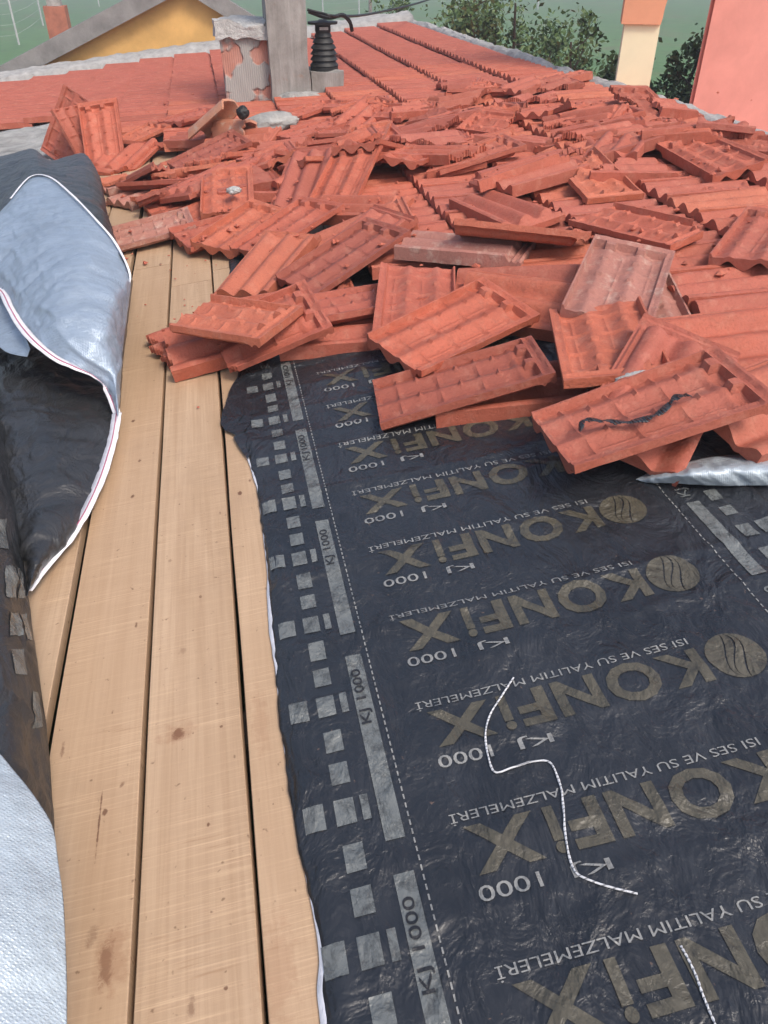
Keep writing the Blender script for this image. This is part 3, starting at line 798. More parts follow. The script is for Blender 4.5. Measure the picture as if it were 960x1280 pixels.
# white flap of the sheet's edge folded over at the right
rows = [[(795,599),(815,590),(850,580),(890,571),(930,568),(980,566)],
        [(800,601),(825,597),(860,592),(895,588),(935,586),(980,585)],
        [(808,603),(840,604),(870,606),(905,607),(940,607),(985,606)]]
def surf(rows, name, mat, parent, nu=40, nv=16, amp=.004, sc=12, seed=0, thick=.0012, hs=None):
    "smooth sheet through rows of (px, py, h) control points"
    C = np.array([[tuple(P(p[0], p[1], p[2])) for p in r] for r in rows])
    def res(A, n):
        m = A.shape[0]; t = np.linspace(0, m-1, n); out = []
        for x in t:
            i = min(int(x), m-2); f = x-i; p0 = A[max(i-1, 0)]; p1 = A[i]; p2 = A[i+1]; p3 = A[min(i+2, m-1)]
            out.append(.5*((2*p1)+(-p0+p2)*f+(2*p0-5*p1+4*p2-p3)*f*f+(-p0+3*p1-3*p2+p3)*f**3))
        return np.array(out)
    G = res(C, nv); G = np.swapaxes(res(np.swapaxes(G, 0, 1), nu), 0, 1)
    nrm = np.cross(np.gradient(G, axis=1), np.gradient(G, axis=0)); nrm /= np.linalg.norm(nrm, axis=2, keepdims=True)+1e-9
    xx = G[..., 0]*sc+G[..., 2]*sc; yy = G[..., 1]*sc
    rid = lambda q, w_: np.maximum(0, 1-np.abs(q)*w_)
    jw = np.linspace(0, 1, nv)[:, None]; iw = np.linspace(0, 1, nu)[None, :]; win = .18+.82*np.clip(np.minimum(jw, 1-jw)*7, 0, 1)*np.clip(np.minimum(iw, 1-iw)*9, .2, 1)
    k = amp*fbm(xx, yy, seed+3, 3)*.8 + amp*.42*rid(vnoise(xx*.9+yy*.5, yy*1.3-xx*.4, seed+11), 7) - amp*.38*rid(vnoise(xx*1.6, yy*1.9+xx*.6, seed+14), 6) + amp*.18*rid(vnoise(xx*3.1+yy, yy*3.7, seed+17), 5)
    G = G+nrm*(k*win)[..., None]
    vs = G.reshape(-1, 3); fs = []
    for j in range(nv-1):
        for i in range(nu-1): a = j*nu+i; fs.append((a, a+1, a+nu+1, a+nu))
    me = mesh(name, vs, fs, True, 80); o = link(name, me, mat)
    if parent is not None: o.parent = parent
    if thick: md = o.modifiers.new('t', 'SOLIDIFY'); md.thickness = thick; md.offset = 0
    return o, G
hh = [.020, .030, .008]
surf([[(x, y, max(.008, h*(min(1, (x-790)/60)))) for (x, y) in r] for r, h in zip(rows, [.015, .05, .015])], 'folded_back_edge', SILVERW, sheet, 60, 18, .006, 25)

# ================================================================== FOLDED ROLL AT THE LEFT
roll = tag(empty('underlay_roll', RF), 'loose roofing membrane folded back in a heap, pale blue woven side out', 'roofing membrane')
def ruled(A, B, name, mat, bulge, nv=30, **k):
    rows = []
    for j in range(6):
        t = j/5; rows.append([(a[0]*(1-t)+b[0]*t, a[1]*(1-t)+b[1]*t, a[2]*(1-t)+b[2]*t+bulge*4*t*(1-t)) for a, b in zip(A, B)])
    return surf(rows, name, mat, roll, nv=nv, **k)
E_ = [(-70,330,.26),(-20,285,.28),(14,250,.31),(38,224,.33),(62,224,.33),(90,246,.32),(120,277,.30),(145,307,.26),(163,345,.21),(158,400,.14),(152,450,.09),(148,518,.035)]
L_ = [(-75,350,.20),(-50,352,.20),(-20,356,.20),(0,364,.20),(14,388,.20),(26,408,.19),(45,430,.18),(70,450,.16),(95,462,.14),(118,473,.11),(135,490,.07),(147,519,.03)]
ruled(E_, L_, 'silver_side', SILVER, .03, nu=150, nv=70, amp=.012, sc=9)
O_ = [(-70,215,.15),(-20,200,.17),(12,193,.18),(41,186,.19),(62,200,.19),(86,195,.20),(107,193,.20),(125,222,.19),(133,262,.17),(146,305,.15),(160,335,.16),(164,350,.18)]
E2 = [(-70,332,.255),(-20,287,.275),(14,252,.305),(38,226,.325),(62,226,.325),(90,248,.315),(110,268,.30),(125,284,.28),(140,303,.26),(150,318,.25),(158,332,.23),(163,347,.20)]
ruled(O_, E2, 'dark_side', FILM2, .02, nu=110, nv=50, amp=.012, sc=7, seed=4)
# right-hand rim closing the curl down to the boards
RA = [(163,345,.21),(158,400,.14),(152,450,.09),(148,518,.035)]; RB = [(166,352,.02),(160,400,.01),(154,450,.005),(149,520,.003)]
ruled(RA, RB, 'dark_side', FILM2, .0, nu=40, nv=20, amp=.004)
ruled([(-60,345,.17),(-20,356,.175),(2,366,.175),(16,392,.17),(30,418,.165),(38,436,.16)], [(-60,420,.15),(-30,424,.15),(-5,432,.15),(8,440,.148),(22,444,.146),(34,446,.145)], 'silver_side', SILVER, .0, nu=40, nv=20, amp=.004)
R3 = [(150,450,.004),(149,485,.006),(147,519,.02),(140,560,.018),(128,600,.016),(110,640,.015),(88,675,.015),(62,705,.015),(35,745,.016)]
L3 = [(-40,400,.03),(-40,450,.05),(-30,500,.05),(-15,560,.05),(0,600,.05),(8,640,.045),(18,680,.04),(25,712,.03),(33,745,.017)]
ruled(L3, R3, 'dark_side', FILM2, .03, nu=120, nv=70, amp=.016, sc=8, seed=8)
# hem with its pink thread, following the free edge
def strip(pts, wd, name, mat, dh=.005, n=90, par=None, side=(0, 0)):
    C = np.array([tuple(P(*p)) for p in pts]); m = len(C); out = []
    for x in np.linspace(0, m-1, n):
        i = min(int(x), m-2); f = x-i; p0 = C[max(i-1, 0)]; p1 = C[i]; p2 = C[i+1]; p3 = C[min(i+2, m-1)]
        out.append(.5*((2*p1)+(-p0+p2)*f+(2*p0-5*p1+4*p2-p3)*f*f+(-p0+3*p1-3*p2+p3)*f**3))
    C = np.array(out); T = np.gradient(C, axis=0); T /= np.linalg.norm(T, axis=1, keepdims=True)
    N = np.cross(T, [0, 0, 1.]); N /= np.linalg.norm(N, axis=1, keepdims=True)
    wv = (1+.25*fbm(np.arange(n)*.25, np.zeros(n), 3))[:, None]
    a = C+N*(side[0]+wd)*wv; b = C+N*(side[0]-wd)*wv; a[:, 2] += dh; b[:, 2] += dh+side[1]
    vs = list(a)+list(b); fs = [(i, i+1, n+i+1, n+i) for i in range(n-1)]
    o = link(name, mesh(name, vs, fs, True, 80), mat); o.parent = par or roll
    md = o.modifiers.new('t', 'SOLIDIFY'); md.thickness = .0012; md.offset = 0; return o
hemL = [(-30,352,.203),(0,364,.205),(14,388,.205),(26,408,.195),(45,430,.185),(70,450,.165),(95,462,.145),(118,473,.115),(135,490,.075),(147,519,.035)]
h1 = strip(hemL, .009, 'hem', HEM); strip(hemL, .0012, 'pink_thread', PINKT, dh=.0068, par=h1)
hemR = [(147,519,.035),(143,545,.024),(138,565,.022),(126,602,.020),(108,642,.020),(86,677,.020),(60,708,.020),(35,741,.022)]
h2 = strip(hemR, .011, 'hem', HEM); strip(hemR, .0009, 'pink_thread', PINKT, dh=.0072, par=h2)
strip([(14,250,.315),(38,223,.335),(62,223,.335),(90,245,.325),(120,276,.305),(145,306,.265),(163,345,.215),(158,370,.17)], .0028, 'hem', HEM, side=(0, 0))
# dark roll below, reaching towards the viewer
L4 = [(-90,470,.16),(-90,560,.16),(-90,650,.16),(-90,745,.16),(-90,830,.15),(-90,930,.15),(-80,1010,.14),(-70,1090,.12)]
M4 = [(-30,475,.12),(-20,560,.13),(-12,640,.13),(-5,745,.13),(2,830,.13),(10,930,.12),(20,1000,.11),(30,1080,.09)]
R4 = [(2,485,.05),(12,560,.05),(22,640,.045),(35,745,.04),(46,830,.03),(60,930,.02),(66,1010,.015),(72,1090,.015)]
surf([L4, M4, R4], 'dark_side', FILM2, roll, 100, 30, .010, 8, 6)
def surf_patch(C4, name, mat, us, vs_, lift=.002):
    pass
# squares printed on the dark roll
sq, G4 = surf([L4, M4, R4], 'probe', FILM2, roll, 100, 30, .010, 8, 6, 0); bpy.data.objects.remove(sq)
vs = []; fs = []
for (j0, j1, i0, i1) in [(17, 21, 38, 43), (22, 26, 38, 43), (17, 21, 46, 51), (22, 26, 46, 52), (17, 21, 54, 59), (22, 26, 62, 68), (16, 20, 30, 35)]:
    for j in range(j0, j1):
        for i in range(i0, i1):
            n = len(vs)
            for jj, ii in ((j, i), (j, i+1), (j+1, i+1), (j+1, i)):
                p = G4[jj, ii]; vs.append((p[0]+.0015, p[1], p[2]+.002))
            fs.append((n, n+1, n+2, n+3))
o = link('silver_marks', mesh('sq', vs, fs, False), SILVERP); o.parent = roll
# bright woven end at the bottom left
TOPE = [(-90,860,.17),(-40,900,.17),(0,943,.16),(16,962,.155),(34,984,.15),(52,1010,.14),(66,1036,.13),(72,1075,.125),(78,1120,.12),(81,1180,.11),(83,1240,.10),(83,1300,.09),(83,1360,.08)]
LOWE = [(-200,900,.20),(-190,940,.20),(-180,980,.20),(-170,1010,.20),(-160,1040,.20),(-150,1070,.20),(-150,1100,.20),(-150,1130,.20),(-150,1170,.19),(-150,1220,.18),(-150,1270,.17),(-150,1320,.16),(-150,1380,.15)]
ruled(LOWE, TOPE, 'silver_side', SILVERW, .02, nu=140, nv=70, amp=.006, sc=5, seed=12)
TB = [(x, y, .012) for (x, y, h) in TOPE[2:]]
ruled(TOPE[2:], [(x-14, y+4, .02) for (x, y, h) in TB], 'dark_side', FILM2, 0, nu=60, nv=16, amp=.004)

# ================================================================== HAZE
mb = MB(); mb.box(-890, 890, -290, 1400, GZ-1, 9); hz = mb.build('haze')
t = bpy.data.materials.new('haze_air'); t.use_nodes = True; nt = t.node_tree; nt.nodes.remove(nt.nodes['Principled BSDF'])
pv = nt.nodes.new('ShaderNodeVolumePrincipled'); pv.inputs['Color'].default_value = (.86, .90, .95, 1); pv.inputs['Density'].default_value = .007; pv.inputs['Anisotropy'].default_value = .2
nt.links.new(pv.outputs[0], nt.nodes['Material Output'].inputs['Volume']); hz.data.materials.append(t); tag(hz, 'thin pale haze over the roof and the field', 'haze', None, 'stuff')

# ================================================================== SMALL THINGS ON THE SHEET
def crv(pts, n=60):
    C = np.array(pts, float); m = len(C); out = []
    for x in np.linspace(0, m-1, n):
        i = min(int(x), m-2); f = x-i; p0 = C[max(i-1, 0)]; p1 = C[i]; p2 = C[i+1]; p3 = C[min(i+2, m-1)]
        out.append(.5*((2*p1)+(-p0+p2)*f+(2*p0-5*p1+4*p2-p3)*f*f+(-p0+3*p1-3*p2+p3)*f**3))
    return np.array(out)
def twine_mat():
    t = NT('silver_twine'); w_ = t.n('TexWave', wave_type='BANDS', bands_direction='Y'); w_.inputs['Scale'].default_value = 60; w_.inputs['Distortion'].default_value = 3
    t.l(t.obj(), w_.inputs[0]); t.set(t.ramp(w_.outputs[1], [(.05, (.22, .22, .23)), (.3, (.62, .62, .63))]), .35, .5); return t.m
TWM = twine_mat()
def twine(pxs, label, r=.0012):
    q = [P(x, y) for x, y in pxs]; C = crv([(a.x, a.y, 0) for a in q], 120); C[:, 2] = zm(C[:, 0], C[:, 1])+r+.0012
    mb = MB(); mb.tube(C, r, 6)
    for k in range(2):     # second strand wound round
        t = np.linspace(0, 46, 120); D = C.copy(); D[:, 0] += r*.7*np.cos(t+k*3.1); D[:, 2] += r*.7*np.sin(t+k*3.1); mb.tube(D, r*.6, 5)
    o = mb.build('twine', TWM, None, RF, True); return tag(o, label, 'twine', None)
twine([(642,850),(628,872),(612,898),(607,925),(612,955),(620,969),(640,963),(668,955),(688,957),(700,985),(704,1015),(706,1045),(712,1078),(722,1098),(745,1108),(770,1115),(796,1121)], 'bent length of silvery twine lying across the big printed letters')
twine([(850,1186),(858,1200),(868,1222),(876,1245),(884,1265),(894,1290),(905,1330)], 'short silvery twine at the bottom right of the black sheet', .0011)
# scrap of film on the frontmost tile
ft = front['frontmost overturned tile with a scrap of black film on it']
mb = MB(); mw = ft.matrix_world
C = crv([(-.02, -.14, -.0145), (.0, -.12, -.018), (-.02, -.09, -.016), (-.045, -.05, -.014), (-.045, 0, -.015), (-.02, .04, -.016), (-.03, .06, -.018)], 50)
for i in range(len(C)-1):
    wd = .004+.006*abs(math.sin(i*.42)); a, b = C[i], C[i+1]
    z1 = -.004*abs(math.sin(i*.7)); 
    mb.add([(a[0]-wd, a[1], a[2]+z1), (a[0]+wd, a[1], a[2]), (b[0]+wd, b[1], b[2]), (b[0]-wd, b[1], b[2]+z1)], [(0, 1, 2, 3)])
o = mb.build('film_scrap', FILM, None, mw, True, 80); tag(o, 'torn ribbon of black film lying on the frontmost overturned tile', 'film scrap')
md = o.modifiers.new('t', 'SOLIDIFY'); md.thickness = .0008
# lump of mortar stuck on a tile
def lump(name, m, sx, sy, sz, mat, seed, parent=None):
    bm = bmesh.new(); bmesh.ops.create_icosphere(bm, subdivisions=4, radius=1)
    for v in bm.verts:
        k = 1+.32*float(fbm(v.co.x*2+seed, v.co.y*2+v.co.z*1.7, seed))+.10*float(fbm(v.co.x*6+v.co.z*5, v.co.y*8, seed+2)); v.co = Vector((v.co.x*sx*k, v.co.y*sy*k, v.co.z*sz*k))
    me = bpy.data.meshes.new(name); bm.to_mesh(me); bm.free(); me.polygons.foreach_set('use_smooth', [True]*len(me.polygons))
    return link(name, me, mat, parent, m)
tm = front['overturned tile with a lump of mortar stuck on its near end']
o = lump('mortar_lump', tm.matrix_world @ Matrix.Translation((.035, .186, .004)), .042, .012, .015, MORTARW, 3); tag(o, 'grey mortar lump stuck to the near end of an overturned tile', 'mortar lump')
for (x, y, s, l) in ((292,238,.03,'pale crumb of mortar among the tiles of the left heap'),):
    u = P(x, y, 0); z = hat(u.x, u.y); u = P(x, y, z+.01); o = lump('mortar_crumb', RF @ Matrix.Translation(u), s, s*.8, s*.5, MORTARW, int(x)); tag(o, l, 'mortar crumb')

# ================================================================== CHIMNEYS
def upbox(mb, pxl, pxr, pyb, y, zt, depth, zb=None, mi=0):
    a = V(pxl, pyb, y); b = V(pxr, pyb, y); mb.box(a.x, b.x, y, y+depth, (a.z if zb is None else zb), zt, mi=mi); return a, b
def rough_box(name, x0, x1, y0, y1, z0, z1, mat, parent, amp=.008, seed=0, n=14):
    bm = bmesh.new(); bmesh.ops.create_cube(bm, size=1); bmesh.ops.subdivide_edges(bm, edges=bm.edges[:], cuts=n, use_grid_fill=True)
    for v in bm.verts:
        c = v.co; p = Vector(((x0+x1)/2+c.x*(x1-x0), (y0+y1)/2+c.y*(y1-y0), (z0+z1)/2+c.z*(z1-z0))); e = amp*float(fbm(p.x*9+p.y*7, p.z*9+seed, seed)); e2 = amp*float(fbm(p.x*11+p.z*5, p.y*9+seed, seed+5))
        v.co = p+Vector((e*2*c.x*2, e2*2*c.y*2, e*2*c.z*2))
    me = bpy.data.meshes.new(name); bm.to_mesh(me); bm.free(); me.polygons.foreach_set('use_smooth', [True]*len(me.polygons)); me.set_sharp_from_angle(angle=R_(50))
    return link(name, me, mat, parent)
def render_mat():
    t = NT('smeared_render'); n = t.noise(5, 7, .7, .4); n2 = t.noise(1, 5, .6, .3, t.map((25, 25, 3)))
    c = t.mix(t.ramp(n, [(.3, 0.0), (.7, 1.0)]), (.17, .155, .14), (.34, .32, .30)); c = t.mix(t.ramp(n2, [(.45, 0.0), (.75, .6)]), c, (.42, .40, .375)); n5 = t.noise(14, 5, .7, .3); c = t.mix(t.ramp(n5, [(.6, 0.0), (.7, .6)]), c, (.30, .17, .12))
    t.set(c, .92, .2); b = t.bump(n2, .5, .01); t.bump(t.noise(60, 6, .7), .5, .006, b); return t.m
RENDER = render_mat()
def brick_mat():
    t = NT('hollow_brick'); w_ = t.n('TexWave', wave_type='BANDS', bands_direction='X'); w_.inputs['Scale'].default_value = 24
    t.l(t.obj(), w_.inputs[0]); n = t.noise(7, 5, .6)
    c = t.mix(t.ramp(n, [(.3, 0.0), (.7, 1.0)]), (.42, .17, .12), (.47, .25, .20))
    m = t.ramp(t.noise(4.2, 3, .5, 0), [(.46, 0.0), (.49, 1.0)]); c = t.mix(m, c, (.35, .33, .31))
    t.set(c, .9, .2); b = t.bump(w_.outputs[1], .35, .006); t.bump(m, .8, .012, b); return t.m
YC = 5.45
ch = tag(empty('tall_chimney'), 'tall grey rendered chimney standing in the middle of the far roof', 'chimney')
a, b = V(341, 130, YC), V(389, 130, YC); ch.location = (a.x, YC, a.z-.05); off = Vector(ch.location)
o = rough_box('stack', 0, b.x-a.x, 0, .30, 0, 1.75, RENDER, ch, .008, 2, 18)
q = V(375, 128, YC)
o = lump('foot_mortar', None, .17, .06, .07, MORTAR, 5, ch); o.location = (q.x-off.x, -.01, q.z-off.z)
bk = tag(empty('brick_chimney'), 'low brick chimney patched with grey mortar left of the tall grey one', 'chimney')
a2, b2 = V(285, 135, YC+.08), V(340, 135, YC+.08); zt = V(300, 30, YC+.08).z; bk.location = (a2.x, YC+.08, a2.z-.1); of2 = Vector(bk.location)
rough_box('brick_body', 0, b2.x-a2.x+.03, 0, .34, 0, zt-.07-of2.z, brick_mat(), bk, .005, 6, 14)
rough_box('mortar_cap', -.02, b2.x-a2.x+.0, -.025, .36, zt-.071-of2.z, zt+.01-of2.z, MORTARW, bk, .022, 9, 12)
q = V(325, 125, YC); 
vt = tag(empty('vent_cowl'), 'black ribbed vent cowl on a grey concrete base right of the chimney', 'vent')
a3, b3 = V(392, 128, YC+.05), V(430, 128, YC+.05); vt.location = ((a3.x+b3.x)/2, YC+.2, a3.z-.05); of3 = Vector(vt.location); hw = (b3.x-a3.x)/2
zb = V(410, 87, YC+.2).z-of3.z; ztp = V(410, 24, YC+.2).z-of3.z; zn = V(410, 38, YC+.2).z-of3.z
rough_box('concrete_base', -hw, hw, -.15, .15, 0, zb, RENDER, vt, .006, 3, 10)
mb = MB(); H = zn-zb; prof = []
for k in range(6):
    z0 = zb+.02+H*.88*k/6; r = hw*(.92-.035*k) if k < 4 else hw*(.80-.12*(k-3))
    prof += [(r*.86, z0), (r*1.02, z0+.005), (r*.98, z0+H*.05), (r*.84, z0+H*.12)]
prof += [(hw*.5, zn-.005), (hw*.5, zn+.03), (hw*.94, zn+.035), (hw*.96, zn+.048), (hw*.6, ztp-.02), (hw*.2, ztp)]
mb.lathe([(hw*.9, zb-.02), (hw*.9, zb+.02)]+prof, (0, 0, 0), 28); mb.build('cowl', BLACKM, vt, None, True, 30)
mb = MB(); mb.box(-hw*.28, hw*.28, -hw*.56, -hw*.48, zn+.006, zn+.022); mb.build('slot', MORTARW, vt)

# broken curved ridge tiles in front of the chimneys
def ridge_piece(px0, py0, px1, py1, h0, h1, r, label, ang=(0, math.pi), tw=0, seed=0, mat=CLAY):
    A, B = P(px0, py0, h0), P(px1, py1, h1); d = (B-A).normalized(); sx = d.cross(Vector((0, 0, 1))).normalized(); sx.rotate(Matrix.Rotation(tw, 3, d)); up = sx.cross(d)
    n, mseg = 22, 16; th = .014; vs = []; fs = []; Lh = (B-A).length
    for lay in (r, r-th):
        for i in range(n+1):
            for k in range(mseg+1):
                t = ang[0]+(ang[1]-ang[0])*k/mseg; en = .03*float(vnoise(k*.7, seed, 3)); f = i/n
                vs.append(A+d*(Lh*f+(en if i in (0, n) else en*.5)) + (sx*math.cos(t)+up*math.sin(t))*(lay*(1-.12*f)))
    N = (n+1)*(mseg+1)
    for i in range(n):
        for k in range(mseg):
            a = i*(mseg+1)+k; fs += [(a, a+1, a+mseg+2, a+mseg+1), (N+a, N+a+mseg+1, N+a+mseg+2, N+a+1)]
    for i in range(n):
        for k in (0, mseg): a = i*(mseg+1)+k; fs.append((a, a+mseg+1, N+a+mseg+1, N+a) if k == 0 else (a+mseg+1, a, N+a, N+a+mseg+1))
    for k in range(mseg):
        a = k; fs.append((a+1, a, N+a, N+a+1)); a = n*(mseg+1)+k; fs.append((a, a+1, N+a+1, N+a))
    o = link('ridge_tile', mesh('ridge', vs, fs, True, 45), mat, None, RF); tag(o, label, 'ridge tile'); return o
RC = clay_mat('ridge_clay', (.50, .20, .12), (.45, .18, .11), (.45, .38, .32), .9)
ridge_piece(252,178,292,140,.07,.20,.085,'broken curved ridge tile tilted up in front of the brick chimney', (R_(10), R_(170)), R_(-20), 1, RC)
ridge_piece(277,168,314,166,.09,.10,.070,'short broken ridge tile lying beside the tilted one', (R_(0), R_(180)), 0, 2, RC)
o = lump('soot_lump', RF @ Matrix.Translation(P(304, 141, .20)), .03, .03, .03, BLACKM, 2); tag(o, 'sooty black lump on the tip of the broken ridge tile', 'lump')
q = P(336, 155, .08); o = lump('wet_mortar', RF @ Matrix.Translation(q), .15, .08, .05, MORTAR, 7); tag(o, 'heap of blue grey mortar at the foot of the chimneys', 'mortar heap')
# cables
mb = MB(); C = crv([V(384, 12, YC+.1), V(400, 16, YC+.1), V(424, 20, YC+.2), V(470, 16, YC+1.5), V(540, -2, YC+4), V(600, -30, YC+6)], 60); mb.tube(C, .008, 6)
o = mb.build('cable', RUBBER, None, None, True); tag(o, 'black cable running from the chimney out over the roof edge', 'cable')
mb = MB(); C = crv([V(386, 14, YC+.12), V(410, 22, YC+.15), V(428, 19, YC+.2), V(437, 27, YC+.25), V(440, 38, YC+.3)], 40); mb.tube(C, .013, 6)
o = mb.build('cable', RUBBER, None, None, True); tag(o, 'thick short cable drooping behind the black vent cowl', 'cable')

# ================================================================== NEIGHBOUR WITH OCHRE GABLE
nb = tag(empty('gabled_house'), 'neighbouring house with an ochre gable and grey concrete verges', 'house')
YG = 9.45; z0 = GZ
A1, A2, B1, B2 = V(30, 94, YG), V(207, 0, YG), V(245, -2, YG), V(287, 24, YG)
sl_l = (A2.z-A1.z)/(A2.x-A1.x); sl_r = (B1.z-B2.z)/(B2.x-B1.x)
ax_ = (B1.z+sl_r*B1.x-A1.z+sl_l*A1.x)/(sl_l+sl_r); apex = Vector((ax_, YG, A1.z+sl_l*(ax_-A1.x)))
nb.location = (apex.x, YG, GZ); ofn = Vector(nb.location)
xl = apex.x-2.6; xr = apex.x+2.6; zl = apex.z-sl_l*2.6; zr = apex.z-sl_r*2.6
pts = [(xl, z0), (xr, z0), (xr, zr), (apex.x, apex.z), (xl, zl)]
mb = MB(); vs = [(x-ofn.x, 0, z-ofn.z) for x, z in pts]+[(x-ofn.x, 1.6, z-ofn.z-.3) for x, z in pts]
mb.add(vs, [(0, 1, 2, 3, 4), (9, 8, 7, 6, 5)]+[(i, i+5, (i+1) % 5+5, (i+1) % 5) for i in range(5)]); mb.build('wall', YELLOW, nb)
def verge(name, xa, za, xb, zb_, mat, y0, y1, t0, t1):
    mb = MB(); vs = []
    for (x, z) in ((xa, za), (xb, zb_)):
        for (yy, dz) in ((y0, t0), (y0, t1), (y1, t1), (y1, t0)): vs.append((x-ofn.x, yy, z+dz-ofn.z))
    mb.add(vs, [(0, 1, 2, 3), (7, 6, 5, 4), (0, 4, 5, 1), (1, 5, 6, 2), (2, 6, 7, 3), (3, 7, 4, 0)]); return mb.build(name, mat, nb)
verge('concrete_verge', xl-.2, zl-.2*sl_l, apex.x-.002, apex.z, CONC, -.12, .26, .0, .17)
verge('concrete_verge', apex.x+.002, apex.z, xr+.15, zr-.15*sl_r, CONC, -.12, .26, .0, .17)
verge('tiled_slope', apex.x+.01, apex.z-.02, xr+.2, zr-.02-.2*sl_r, CLAY, .262, 2.0, .0, .13)
verge('tiled_slope', xl-.2, zl-.4-.2*sl_l, apex.x-.01, apex.z-.4, CLAY, .262, 1.7, .0, .13)
# little red chimney on it
a = V(60, 40, 12.5); b = V(80, 8, 12.5)
rc = tag(empty('small_chimney', Matrix.Translation((a.x, 12.5, GZ))), 'small red brick chimney beyond the ochre gable at upper left', 'chimney')
rough_box('brick_stack', 0, b.x-a.x, 0, .3, 0, b.z-GZ, plain('red_brick', (.38, .14, .09), .9), rc, .004, 1, 6); mb = MB(); mb.box(.05, b.x-a.x-.05, .05, .25, b.z-GZ+.002, b.z-GZ+.09); mb.build('chimney_pot', MORTAR, rc)

# ================================================================== PINK BUILDING WITH ARCH
YP = 4.9
pk = tag(empty('pink_building'), 'pink plastered building with an arched porch beyond the ridge', 'building')
wl = V(861, 130, YP); pk.location = (wl.x, YP, GZ); ofp = Vector(pk.location); top = 3.4+1.9
d = Vector((wl.x-CAMPOS.x, wl.y-CAMPOS.y)).normalized()
fp = [(0, 0), (4.5, 0), (4.5, 4), (d.x*4+.35, d.y*4)]
bm = bmesh.new(); lo = [bm.verts.new((x, y, -.1)) for x, y in fp]; hi = [bm.verts.new((x, y, top)) for x, y in fp]
bm.faces.new(lo); bm.faces.new(hi)
for i in range(4): bm.faces.new([lo[i], lo[(i+1) % 4], hi[(i+1) % 4], hi[i]])
bmesh.ops.recalc_face_normals(bm, faces=bm.faces); bmesh.ops.bevel(bm, geom=[e for e in bm.edges if abs(e.verts[0].co.z-e.verts[1].co.z) > 1], offset=.03, segments=4, affect='EDGES')
me = bpy.data.meshes.new('wall'); bm.to_mesh(me); bm.free(); link('wall', me, PINK, pk)
YK = 4.72; kx = V(797, 60, YK); zc = V(808, 29, YK).z-GZ; cw = .095
m = Matrix.Translation((kx.x-ofp.x, YK-YP, 0)) @ Matrix.Rotation(R_(-24), 4, 'Z')
mb = MB(); mb.box(-cw, cw, -cw, cw, 0, zc, m); mb.build('column', CREAM, pk)
# porch arch springing from the column to the right, with its spandrel
R0 = .40; n = 14; vs = []; zt2 = zc+1.5
arcp = [(cw+.004+R0-R0*math.cos(t), zc+.03+R0*math.sin(t)*1.1) for t in np.linspace(0, math.pi/2, n)]+[(.62, zc+.03+R0*1.1)]
outl = [(-cw-.02, zc+.002), (cw, zc+.002)]+arcp+[(.62, zt2), (-cw-.02, zt2)]
bm = bmesh.new(); fr = [bm.verts.new(m @ Vector((x, -cw-.02, z))) for x, z in outl]; bk_ = [bm.verts.new(m @ Vector((x, cw+.02, z))) for x, z in outl]
bm.faces.new(fr); bm.faces.new(bk_[::-1]); N = len(outl)
for i in range(N): bm.faces.new([fr[i], bk_[i], bk_[(i+1) % N], fr[(i+1) % N]])
bmesh.ops.recalc_face_normals(bm, faces=bm.faces); me = bpy.data.meshes.new('arch'); bm.to_mesh(me); bm.free(); link('arch', me, PEACH, pk)

# ================================================================== TREES
def tree(px, py_top, y, wid, hgt, label, nl=5200, seed=1, gap=.35):
    r = random.Random(seed); top = V(px, py_top, y); root = empty('fruit_tree', Matrix.Translation((top.x, y, GZ))); tag(root, label, 'tree', 'fruit trees behind the roof ridge')
    H = top.z-GZ; mb = MB(); crown = MB()
    mb.tube([(0, 0, -.05), (.03, .02, H*.2), (-.04, .03, H*.42)], [.10, .085, .07], 8)
    tips = []
    for k in range(13):
        a = k*2.4+r.random(); z0 = H*(.28+.3*r.random()); ln = wid*.5*(.6+.6*r.random()); z1 = min(H*(.62+.38*r.random()), H)
        p0 = Vector((0, .02, min(z0, H*.42))); p2 = Vector((math.cos(a)*ln, math.sin(a)*ln, z1)); p1 = p0.lerp(p2, .5)+Vector((r.uniform(-.1, .1), r.uniform(-.1, .1), .12))
        mb.tube([p0, p1, p2], [.045, .028, .010], 6); tips.append((p0, p1, p2))
        for q in range(4):
            s_ = p1.lerp(p2, r.random()); e = s_+Vector((r.uniform(-1, 1), r.uniform(-1, 1), r.uniform(-.2, .9)))*wid*.2; mb.tube([s_, e], [.012, .004], 4); tips.append((s_, s_.lerp(e, .5), e))
    clus = []
    for (p0, p1, p2) in tips:
        for q in range(3):
            t = .35+.65*r.random(); c = (p1.lerp(p2, t) if r.random() < .8 else p0.lerp(p1, t)); clus.append((c+Vector((r.gauss(0, .06), r.gauss(0, .06), r.gauss(0, .06))), wid*(.03+.075*r.random())))
    for k in range(int(nl*3.0)):
        c, s_ = r.choice(clus); p = c+Vector((r.gauss(0, s_), r.gauss(0, s_), r.gauss(0, s_*.9)))
        if p.z > H+.05: continue
        L = r.uniform(.04, .08); n_ = Vector((r.gauss(0, 1), r.gauss(0, 1), r.gauss(.6, 1))).normalized(); t_ = n_.orthogonal().normalized(); t_.rotate(Matrix.Rotation(r.random()*6.28, 3, n_)); b_ = n_.cross(t_)
        crown.add([p-t_*L*.5, p+b_*L*.26, p+t_*L*.5, p-b_*L*.26], [(0, 1, 2, 3)])
    mb.build('trunk', BARK, root, None, True); crown.build('crown', LEAF, root)
tree(560, -6, 11.5, 1.5, 0, 'leafy fruit tree behind the ridge, just left of the middle one', 6500, 1)
tree(648, -4, 9.6, 1.5, 0, 'widest fruit tree, beyond the middle of the ridge', 6500, 2)
tree(745, 6, 7.6, .95, 0, 'fruit tree standing just left of the cream column', 4200, 3)
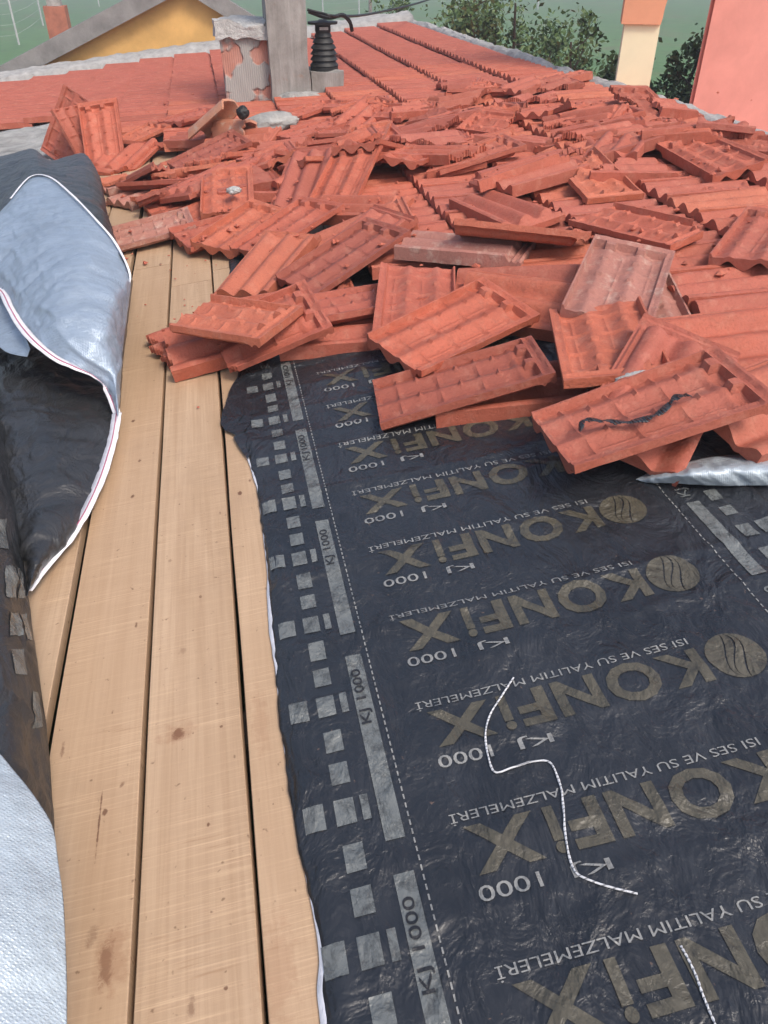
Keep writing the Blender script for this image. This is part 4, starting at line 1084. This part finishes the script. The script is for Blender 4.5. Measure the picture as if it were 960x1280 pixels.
tree(846, 26, 7.2, .8, 0, 'dark fruit tree seen between the column and the pink wall', 3600, 4)
tree(500, 0, 16, 1.3, 0, 'small far fruit tree at the end of the ridge', 2600, 6)

# ================================================================== FENCE POSTS IN THE FIELD
def ground_at(px, py):
    d = ray(px, py); t = (GZ-CAMPOS.z)/d.z; return CAMPOS+d*t
for i, (px, py, lab, bend) in enumerate([(24,56,'bent white concrete fence post farthest left in the field',1),(54,32,'white fence post behind the small red chimney',0),(124,8,'white fence post just right of the small red chimney',0),
        (404,24,'white fence post seen above the black vent cowl',0),(449,20,'thin white fence post left of the brown pole',0),(606,8,'white fence post above the widest fruit tree',0),(672,12,'white fence post left of the cream column',0),(505,10,'white fence post above the far end of the ridge',0)]):
    g = ground_at(px, py); mb = MB(); mb.tube([(0, 0, -.1), (0, 0, 2.1), (-.35*bend, 0, 2.45)] if bend else [(0, 0, -.1), (0, 0, 2.6)], .06, 6)
    o = mb.build('fence_post', MORTARW, None, Matrix.Translation(g)); tag(o, lab, 'fence post', 'fence posts across the green field')
g = ground_at(463, 32); mb = MB(); mb.tube([(0, 0, -.1), (0, 0, 5)], [.13, .11], 8); o = mb.build('wooden_pole', plain('brown_pole', (.22, .13, .09)), None, Matrix.Translation(g)); tag(o, 'brown wooden pole standing in the field beyond the roof', 'pole')

def wire(pa, pb, hs, label):
    a, b = ground_at(*pa), ground_at(*pb); mb = MB()
    for h in hs: mb.tube([a+Vector((0, 0, h)), (a+b)/2+Vector((0, 0, h-.06)), b+Vector((0, 0, h))], .007, 4)
    return mb.build('fence_wire', MORTARW), label
for pa, pb, lab in (((-60,64),(24,56),'wires of the field fence left of the bent post'), ((24,56),(54,32),'wires of the field fence between the bent post and the small red chimney'), ((404,24),(449,20),'wires of the field fence above the black vent cowl'),
                    ((449,20),(505,10),'wires of the field fence between the brown pole and the ridge end'), ((505,10),(606,8),'wires of the field fence above the leftmost trees'), ((606,8),(672,12),'wires of the field fence above the widest tree')):
    o, lab = wire(pa, pb, (.5, 1.0, 1.5, 2.0), lab); tag(o, lab, 'fence wire')
